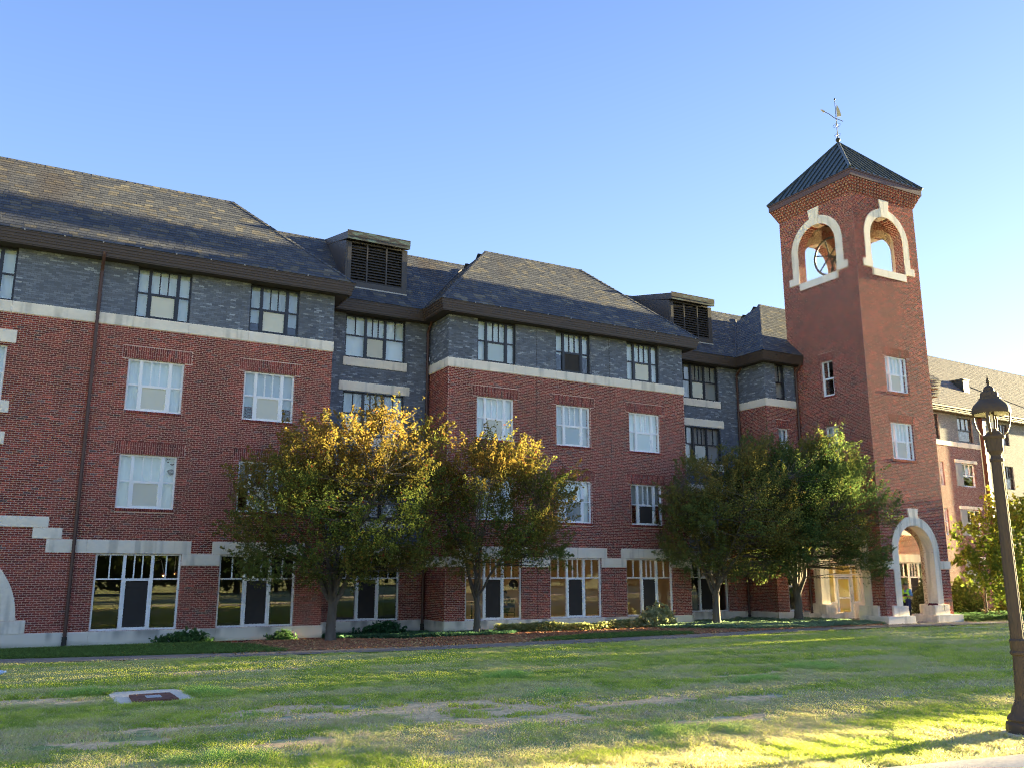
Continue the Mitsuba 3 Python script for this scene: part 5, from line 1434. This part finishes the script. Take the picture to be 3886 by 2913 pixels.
fluted(num(f'{LP}__shaft'), 0.102, 0.40, 0.078, 0.90)
lathe(f'{LP}__collar', [(0.078, 0.90), (0.10, 0.915), (0.102, 0.94), (0.088, 0.96), (0.094, 1.0), (0.088, 1.04), (0.098, 1.06), (0.096, 1.08), (0.078, 1.10)], 'm_lamp')
fluted(num(f'{LP}__shaft'), 0.080, 1.10, 0.068, 3.25)
lathe(f'{LP}__neck', [(0.068, 3.25), (0.082, 3.265), (0.082, 3.29), (0.064, 3.305), (0.060, 3.34), (0.075, 3.365), (0.092, 3.39)], 'm_lamp')
fluted(f'{LP}__bowl', 0.097, 3.39, 0.112, 3.54, 0.007, 14)
lathe(f'{LP}__rim', [(0.112, 3.54), (0.126, 3.555), (0.13, 3.575), (0.122, 3.592), (0.10, 3.60), (0.075, 3.635), (0.035, 3.655), (0.001, 3.66)], 'm_lamp')
for i in range(4):
    a = math.radians(20 + 90 * i); d = np.array([math.cos(a), math.sin(a), 0]); C0 = np.array([lc[0], lc[1], lz])
    sd = np.array([-d[1], d[0], 0])
    pr = [(0.118, 3.585), (0.155, 3.62), (0.19, 3.70), (0.208, 3.79), (0.213, 3.89)]
    v = []
    for r, z in pr:
        for s in (-0.016, 0.016):
            for o in (-0.007, 0.007): v.append(C0 + d * (r + o) + sd * s + Z3 * z)
    f = []
    for q in range(4):
        o = q * 4
        for a_, b_ in ((0, 1), (1, 3), (3, 2), (2, 0)): f += [[o + a_, o + b_, o + 4 + b_], [o + a_, o + 4 + b_, o + 4 + a_]]
    S(num(f'{LP}__arm'), (np.array(v), f), 'm_lamp')
for i in range(3):
    a = 2.1 * i + 0.4
    S(num(f'{LP}__lamp_rod'), MB().tube([(lc[0] + 0.03 * math.cos(a), lc[1] + 0.03 * math.sin(a), lz + 3.64), (lc[0] + 0.03 * math.cos(a), lc[1] + 0.03 * math.sin(a), lz + 3.9)], 0.011, 8).out(), 'm_lamp')
S(f'{LP}__bulb', MB().lathe([(0.001, 3.68), (0.022, 3.69), (0.024, 3.86), (0.001, 3.87)], lc, 14).out(), 'm_white', smooth=50)
lathe(f'{LP}__hood', [(0.218, 3.865), (0.226, 3.875), (0.228, 3.905), (0.222, 3.94), (0.20, 3.985), (0.165, 4.02), (0.148, 4.04), (0.132, 4.05), (0.128, 4.075), (0.108, 4.085), (0.104, 4.135), (0.098, 4.15), (0.066, 4.16), (0.062, 4.195), (0.048, 4.22), (0.018, 4.24), (0.015, 4.26), (0.024, 4.275), (0.015, 4.29), (0.02, 4.30), (0.008, 4.34), (0.001, 4.385)], 'm_lamp')
lathe(f'{LP}__reflector', [(0.216, 3.868), (0.205, 3.90), (0.15, 3.955), (0.04, 3.975), (0.001, 3.975)], 'm_lamp_in')

# ================================================================== UTILITY HATCH, BOTTLE
HT = tag('utility_hatch', 'concrete pad with a rusty steel access lid in the lawn', 'utility hatch')
z = float(GZ(-0.45, -15.0)) + 0.03
S(f'{HT}__slab', trimesh.creation.extrude_polygon(slab_poly, 0.2, engine='earcut').apply_translation([0, 0, z - 0.2]), 'm_concrete')
lid = Polygon([(-0.77, -14.86), (-0.13, -14.84), (-0.11, -15.68), (-0.79, -15.72)])
S(f'{HT}__lid', trimesh.creation.extrude_polygon(lid, 0.035, engine='earcut').apply_translation([0, 0, z]), 'm_rust')
plate = Polygon([(-0.56, -15.14), (-0.33, -15.14), (-0.33, -15.44), (-0.56, -15.44)])
S(f'{HT}__plate', trimesh.creation.extrude_polygon(plate, 0.006, engine='earcut').apply_translation([0, 0, z + 0.035]), 'm_plate')
for px_, py_ in ((-0.68, -14.98), (-0.2, -14.98), (-0.68, -15.58), (-0.2, -15.58)): S(num(f'{HT}__bolt'), MB().lathe([(0.02, 0), (0.02, 0.012), (0.001, 0.014)], (px_, py_, z + 0.035), 10).out(), 'm_rust')

BT = tag('plastic_bottle', 'crumpled clear blue plastic bottle on the grass at left edge', 'bottle')
mat('m_bottle', (0.5, 0.6, 0.78), 0.2, specular=0.8)
bz = float(GZ(-2.75, -9.8)) + 0.09
mb = MB().lathe([(0.001, 0), (0.045, 0.0), (0.05, 0.02), (0.044, 0.08), (0.05, 0.12), (0.043, 0.17), (0.049, 0.24), (0.03, 0.30), (0.018, 0.32), (0.018, 0.34), (0.001, 0.345)], (0, 0, 0), 16).out()
M = trimesh.transformations.euler_matrix(0.3, 1.45, 0.35); v = mb[0] * 1.2 @ M[:3, :3].T + np.array([-2.98, -9.85, bz]); S(f'{BT}__body', (v, mb[1]), 'm_bottle', smooth=40)
cp = MB().lathe([(0.021, 0.315), (0.021, 0.35), (0.001, 0.351)], (0, 0, 0), 12).out(); S(f'{BT}__cap', (cp[0] * 1.2 @ M[:3, :3].T + np.array([-2.98, -9.85, bz]), cp[1]), 'm_white')

# ================================================================== PEOPLE
mat('m_skin', (0.30, 0.155, 0.105), 0.6); mat('m_hair', (0.02, 0.016, 0.013), 0.7); mat('m_shirt', (0.10, 0.25, 0.50), 0.85); mat('m_vest', (0.50, 0.85, 0.06), 0.7); mat('m_tape', (0.65, 0.68, 0.68), 0.35)
mat('m_trousers', (0.014, 0.015, 0.022), 0.85); mat('m_shoe', (0.012, 0.011, 0.011), 0.4); mat('m_sweater', (0.03, 0.045, 0.06), 0.9)


def chain(J, grow=0.0):
    """Union of hulls of neighbouring spheres. J: list of chains of (point, radius)."""
    out = []
    for c in J:
        sp = [m3.Manifold.sphere(r + grow, 20).translate([float(a) for a in p]) for p, r in c]
        out += [m3.Manifold.batch_hull([a, b]) for a, b in zip(sp[:-1], sp[1:])] if len(sp) > 1 else sp
    return m3.Manifold.batch_boolean(out, m3.OpType.Add)


def soft(m, edge, it=8):
    t = m.refine_to_length(edge).to_mesh(); t = trimesh.Trimesh(t.vert_properties[:, :3], t.tri_verts, process=True)
    trimesh.smoothing.filter_taubin(t, iterations=it); return t


def person(key, at, face, pose, clothes):
    """pose: named joints in body axes (forward, left, up)."""
    Fv = np.array([math.cos(face), math.sin(face), 0]); Lv = np.array([-Fv[1], Fv[0], 0])
    W_ = lambda p: np.array(at) + Fv * p[0] + Lv * p[1] + Z3 * p[2]
    J = {n: W_(p) for n, p in pose.items()}
    tr = lambda names, rad: [(J[n] if isinstance(n, str) else W_(n), r) for n, r in zip(names, rad)]
    head = [(J['head'], 0.098), (J['head'] + Fv * 0.022 - Z3 * 0.055, 0.075)]
    nose = [(J['head'] + Fv * 0.092 - Z3 * 0.005, 0.012), (J['head'] + Fv * 0.112 - Z3 * 0.035, 0.015)]
    ears = [[(J['head'] + Lv * s * 0.092 - Z3 * 0.01, 0.02), (J['head'] + Lv * s * 0.095 - Z3 * 0.04, 0.015)] for s in (1, -1)]
    body = [head, nose, *ears, [(J['head'] - Z3 * 0.03 - Fv * 0.02, 0.062), (J['neck'], 0.06)], tr(['neck', 'chest', 'waist', 'pelvis'], [0.07, 0.145, 0.135, 0.145])]
    for s in 'LR':
        body += [tr(['neck', 'sh' + s, 'el' + s, 'wr' + s], [0.06, 0.07, 0.046, 0.034]), tr(['chest', 'sh' + s], [0.12, 0.065]), tr(['pelvis', 'hip' + s, 'kn' + s, 'an' + s], [0.12, 0.098, 0.062, 0.045]), tr(['an' + s, 'toe' + s], [0.042, 0.036])]
        w, h = J['wr' + s], J['hd' + s]; d = (h - w) / np.linalg.norm(h - w); sg = 1 if s == 'L' else -1
        side = np.cross(d, Z3); side /= np.linalg.norm(side); nrm = np.cross(side, d)
        body.append([(w, 0.03), (w + d * 0.045, 0.036), (w + d * 0.085, 0.034)])
        for q, (o, ln) in enumerate(((-0.03, .068), (-0.01, .08), (0.01, .075), (0.03, .058))):
            a = w + d * 0.085 + side * o
            body.append([(a, 0.0095), (a + d * ln * 0.5 - nrm * 0.008, 0.009), (a + d * ln * 0.8 - nrm * 0.03, 0.008)])
        ts = -0.03 * sg
        body.append([(w + d * 0.03 + side * ts * 1.1, 0.012), (w + d * 0.065 + side * ts * 1.9 - nrm * .01, 0.0105), (w + d * 0.095 + side * ts * 1.7 - nrm * 0.02, 0.009)])
    S(f'{key}__body', soft(chain(body), 0.014, 6), 'm_skin', smooth=True)
    hm = chain([[(J['head'] + Z3 * 0.022 - Fv * 0.012, 0.099), (J['head'] + Z3 * 0.0 - Fv * 0.035, 0.088)]])
    cut = m3.Manifold.cube([0.3, 0.3, 0.3], True).translate([float(q) for q in J['head'] + Fv * 0.2 - Z3 * 0.09 + Z3 * 0.0])
    S(f'{key}__hair', soft(hm - m3.Manifold.sphere(0.12, 20).translate([float(q) for q in J['head'] + Fv * 0.085 - Z3 * 0.085]), 0.02, 4), 'm_hair', smooth=True)
    for s in (1, -1): S(num(f'{key}__eye'), MB().lathe([(0.001, -0.009), (0.009, 0), (0.001, 0.009)], J['head'] + Fv * 0.09 + Lv * s * 0.034 + Z3 * 0.012, 8).out(), 'm_dark', smooth=True)
    torso = [tr(['chest', 'waist', 'pelvis'], [0.16, 0.15, 0.155]), tr(['shL', 'shR'], [0.075, 0.075])]
    S(f'{key}__shirt', soft(chain(torso + [tr(['chest', 'sh' + s], [0.13, 0.078]) for s in 'LR'] + [[(J['sh' + s], 0.08), (J['sh' + s] + (J['el' + s] - J['sh' + s]) * clothes.get('sleeve', 0.75), 0.063)] for s in 'LR'] + [[(J['neck'] - Z3 * 0.01, 0.07), (J['chest'], 0.12)]]), 0.03, 6), clothes['shirt'], smooth=True)
    S(f'{key}__trousers', soft(chain([tr(['pelvis', 'hip' + s, 'kn' + s], [0.135, 0.112, 0.078]) for s in 'LR'] + [[(J['kn' + s], 0.078), (J['an' + s] + Z3 * 0.0, 0.066)] for s in 'LR']), 0.03, 6), 'm_trousers', smooth=True)
    for s in 'LR': S(num(f'{key}__shoe'), soft(chain([tr(['an' + s, 'toe' + s], [0.055, 0.047])]), 0.03, 3), 'm_shoe', smooth=True)
    if clothes.get('vest'):
        vest = chain([tr(['chest', 'waist'], [0.178, 0.172]), [(J['chest'], 0.17), (J['waist'] - Z3 * 0.10, 0.178)], [(J['shL'] - Z3 * 0.01, 0.07), (J['shR'] - Z3 * 0.01, 0.07)], *[[(J['sh' + s] + (J['neck'] - J['sh' + s]) * .25, 0.082), (J['chest'], 0.15)] for s in 'LR']])
        vest = vest - chain([[(J['neck'] + Z3 * 0.08, 0.06), (J['neck'] + Fv * 0.1 - Z3 * 0.06, 0.055), (J['neck'] + Fv * 0.2 - Z3 * 0.16, 0.03)]])
        S(f'{key}__vest', soft(vest, 0.03, 5), 'm_vest', smooth=True)
        for z0 in (-0.02, -0.16):
            c = J['waist'] + Z3 * (z0 + 0.08)
            S(num(f'{key}__reflective_tape'), MB().lathe([(0.150, -0.025), (0.184, -0.025), (0.184, 0.025), (0.150, 0.025)], c, 20).out(), 'm_tape', smooth=40)
    return J


OF = tag('person', 'person in lime safety vest and blue shirt standing inside the tower arch', 'person')
pose = dict(head=(0.075, 0.0, 1.60), neck=(0.0, 0, 1.46), chest=(0.0, 0, 1.28), waist=(0.0, 0, 1.08), pelvis=(-0.01, 0, 0.94), shL=(0.0, 0.19, 1.38), shR=(0.0, -0.19, 1.38), elL=(0.05, 0.27, 1.12), elR=(0.06, -0.26, 1.12), wrL=(0.27, 0.10, 1.13), wrR=(0.28, -0.08, 1.15), hdL=(0.34, 0.02, 1.15), hdR=(0.36, -0.02, 1.17),
            hipL=(0, 0.10, 0.90), hipR=(0, -0.10, 0.90), knL=(0.03, 0.11, 0.49), knR=(0.0, -0.11, 0.49), anL=(-0.01, 0.12, 0.085), anR=(-0.05, -0.12, 0.085), toeL=(0.15, 0.14, 0.06), toeR=(0.11, -0.15, 0.06))
OFP = (33.78, -3.30, 0.035)
J = person(OF, OFP, math.radians(215), pose, dict(shirt='m_shirt', vest=True))
ph = tag('clipboard', 'dark clipboard held by the person in the lime vest', 'clipboard')
mid = (J['hdL'] + J['hdR']) / 2 + Z3 * 0.035
Mx = trimesh.transformations.euler_matrix(0.0, 0.5, math.radians(215)); bxm = trimesh.creation.box((0.2, 0.15, 0.012)); bxm.apply_transform(Mx); bxm.apply_translation(mid)
S(f'{ph}__board', bxm, 'm_dark')
bag = tag('shoulder_bag', 'dark navy bag hanging at the side of the person in the lime vest', 'bag')
mat('m_navy', (0.012, 0.018, 0.06), 0.8)
bc0 = np.array(OFP) + np.array([-0.15, -0.22, 0.80])
bm = m3.Manifold.batch_hull([m3.Manifold.sphere(0.035, 12).translate([float(a) for a in bc0 + np.array(o)]) for o in [(sx * .09, sy * .03, sz * .2) for sx in (1, -1) for sy in (1, -1) for sz in (1, -1)]])
S(f'{bag}__pouch', soft(bm, 0.03, 3), 'm_navy', smooth=True)
S(f'{bag}__strap', MB().tube([bc0 + np.array([0, 0, 0.22]), bc0 + np.array([0.05, 0.06, 0.42]), J['shR'] + Z3 * 0.09], 0.014, 6).out(), 'm_navy')

SP = tag('person_001', 'person in dark clothes sitting behind the first window of the middle bay', 'person')
sp = dict(head=(0.05, 0, 1.07), neck=(0.0, 0, 0.93), chest=(0.0, 0, 0.77), waist=(-0.02, 0, 0.6), pelvis=(-0.05, 0, 0.47), shL=(0, 0.18, 0.86), shR=(0, -0.18, 0.86), elL=(0.12, 0.24, 0.62), elR=(0.12, -0.24, 0.62), wrL=(0.34, 0.14, 0.62), wrR=(0.34, -0.12, 0.62), hdL=(0.42, 0.1, 0.62), hdR=(0.42, -0.08, 0.62),
          hipL=(0, 0.1, 0.48), hipR=(0, -0.1, 0.48), knL=(0.42, 0.11, 0.5), knR=(0.42, -0.11, 0.5), anL=(0.4, 0.12, 0.08), anR=(0.4, -0.12, 0.08), toeL=(0.54, 0.13, 0.05), toeR=(0.54, -0.13, 0.05))
person(SP, (15.05, 1.25, 0.335), math.radians(200), sp, dict(shirt='m_sweater', sleeve=1.0))
CHR = tag('chair', 'dark chair under the seated person behind the window', 'chair')
cf = Fr((15.1, 1.27, 0.335), (math.cos(math.radians(290)), math.sin(math.radians(290)), 0))
S(f'{CHR}__seat', MB().box(cf, -0.22, 0.22, 0.30, 0.33, -0.25, 0.2).out(), 'm_dark'); S(f'{CHR}__backrest', MB().box(cf, -0.22, 0.22, 0.5, 0.85, -0.30, -0.27).out(), 'm_dark')
for u in (-0.2, 0.2):
    S(num(f'{CHR}__leg'), MB().tube([cf.pt(u, 0.0, 0.17), cf.pt(u, 0.30, 0.17)], 0.015, 6).out(), 'm_black'); S(num(f'{CHR}__leg'), MB().tube([cf.pt(u, 0.0, -0.28), cf.pt(u, 0.5, -0.28), cf.pt(u, 0.85, -0.285)], 0.015, 6).out(), 'm_black')
TB = tag('table', 'plain table in front of the seated person behind the window', 'table')
S(f'{TB}__top', MB().box(f0, 13.6, 14.7, 1.05, 1.08, -1.6, -0.75).out(), 'm_room_tan')
for x in (13.66, 14.64):
    for y in (0.81, 1.54): S(num(f'{TB}__leg'), MB().tube([(x, y, 0.335), (x, y, 1.05)], 0.02, 6).out(), 'm_black')
DC = tag('round_disc', 'dark round disc hanging inside the first window of the middle bay', 'disc')
S(f'{DC}__disc', MB().tube([(14.98, 0.42, 1.76), (14.98, 0.47, 1.76)], 0.2, 28).out(), 'm_dark')
S(f'{DC}__cord', MB().tube([(14.98, 0.445, 1.95), (14.98, 0.445, 3.19)], 0.006, 5).out(), 'm_dark')

# hanging lamps and string inside the left ground floor window
mat('m_cord', (0.6, 0.55, 0.45), 0.7)
for i, (x, z, r) in enumerate(((1.78, 2.15, 0.075), (2.13, 2.2, 0.05))):
    k = tag(num('hanging_lamp'), ['glowing amber lamp hanging inside the left ground floor window', 'smaller amber lamp beside the window jamb at left ground floor window'][i], 'lamp')
    S(f'{k}__shade', MB().lathe([(r * 1.2, -r * 0.4), (r * 0.8, r * 0.5), (r * 0.15, r)], (x, 1.0, z), 16).out(), 'm_rust', smooth=40)
    S(f'{k}__bulb', MB().lathe([(0.001, -r * 0.6), (r * 0.6, -r * 0.2), (r * 0.5, r * 0.25), (0.001, r * 0.4)], (x, 1.0, z), 12).out(), 'm_white', smooth=True, emitter={'type': 'area', 'radiance': {'type': 'rgb', 'value': [3.5, 1.7, .35]}})
    S(f'{k}__cord', MB().tube([(x, 1.0, z + r), (x - 0.05, 0.98, z + 0.3), (x - 0.12, 0.95, z + 0.5), (x - 0.3, 0.9, 2.62)] if i == 0 else [(x, 1.0, z + r), (x, 1.0, 3.19)], 0.012, 6).out(), 'm_cord')

# dark paper cut-outs stuck inside an upper window of the left bay
for i, (x, z, s) in enumerate(((1.50, 5.955, .05), (1.57, 5.955, .05), (1.52, 5.84, .05), (1.66, 5.77, .075))):
    pg = unary_union([Polygon([(-1, .2), (-.4, .6), (0, .3), (.4, .6), (1, .2), (.3, -.2), (0, -.6), (-.3, -.2)])])
    k = tag(num('paper_cutout'), ['leftmost of the two small dark paper bats at the top of the pane', 'rightmost of the two small dark paper bats at the top of the pane', 'small dark paper bat on its own below the top pair', 'largest dark paper bat, just above the paper face'][i], 'paper cut-out', 'dark winged paper cut-outs on one pane of the left bay')
    S(k, MB().slab(front, shapely.affinity.translate(shapely.affinity.scale(pg, s, s, origin=(0, 0)), x, z), -0.152, -0.150).out(), 'm_dark')
k = tag(num('paper_cutout'), 'round dark paper face with pale eyes on the upper window pane of the left bay', 'paper face')
S(f'{k}__face', MB().slab(front, unary_union([Point(1.64, 5.52).buffer(.10, 8), Polygon([(1.5, 5.55), (1.55, 5.6), (1.6, 5.58), (1.56, 5.5)])]), -0.152, -0.150).out(), 'm_dark')
for x in (1.61, 1.67): S(num(f'{k}__eye'), MB().slab(front, Point(x, 5.53).buffer(0.016, 6), -0.149, -0.148).out(), 'm_white')

flush_bricks()
print('tris', sum(len(meshkit.WRITTEN[d['filename']][1]) for d in scene.values() if isinstance(d, dict) and d.get('type') == 'ply'), 'entries', len(scene))
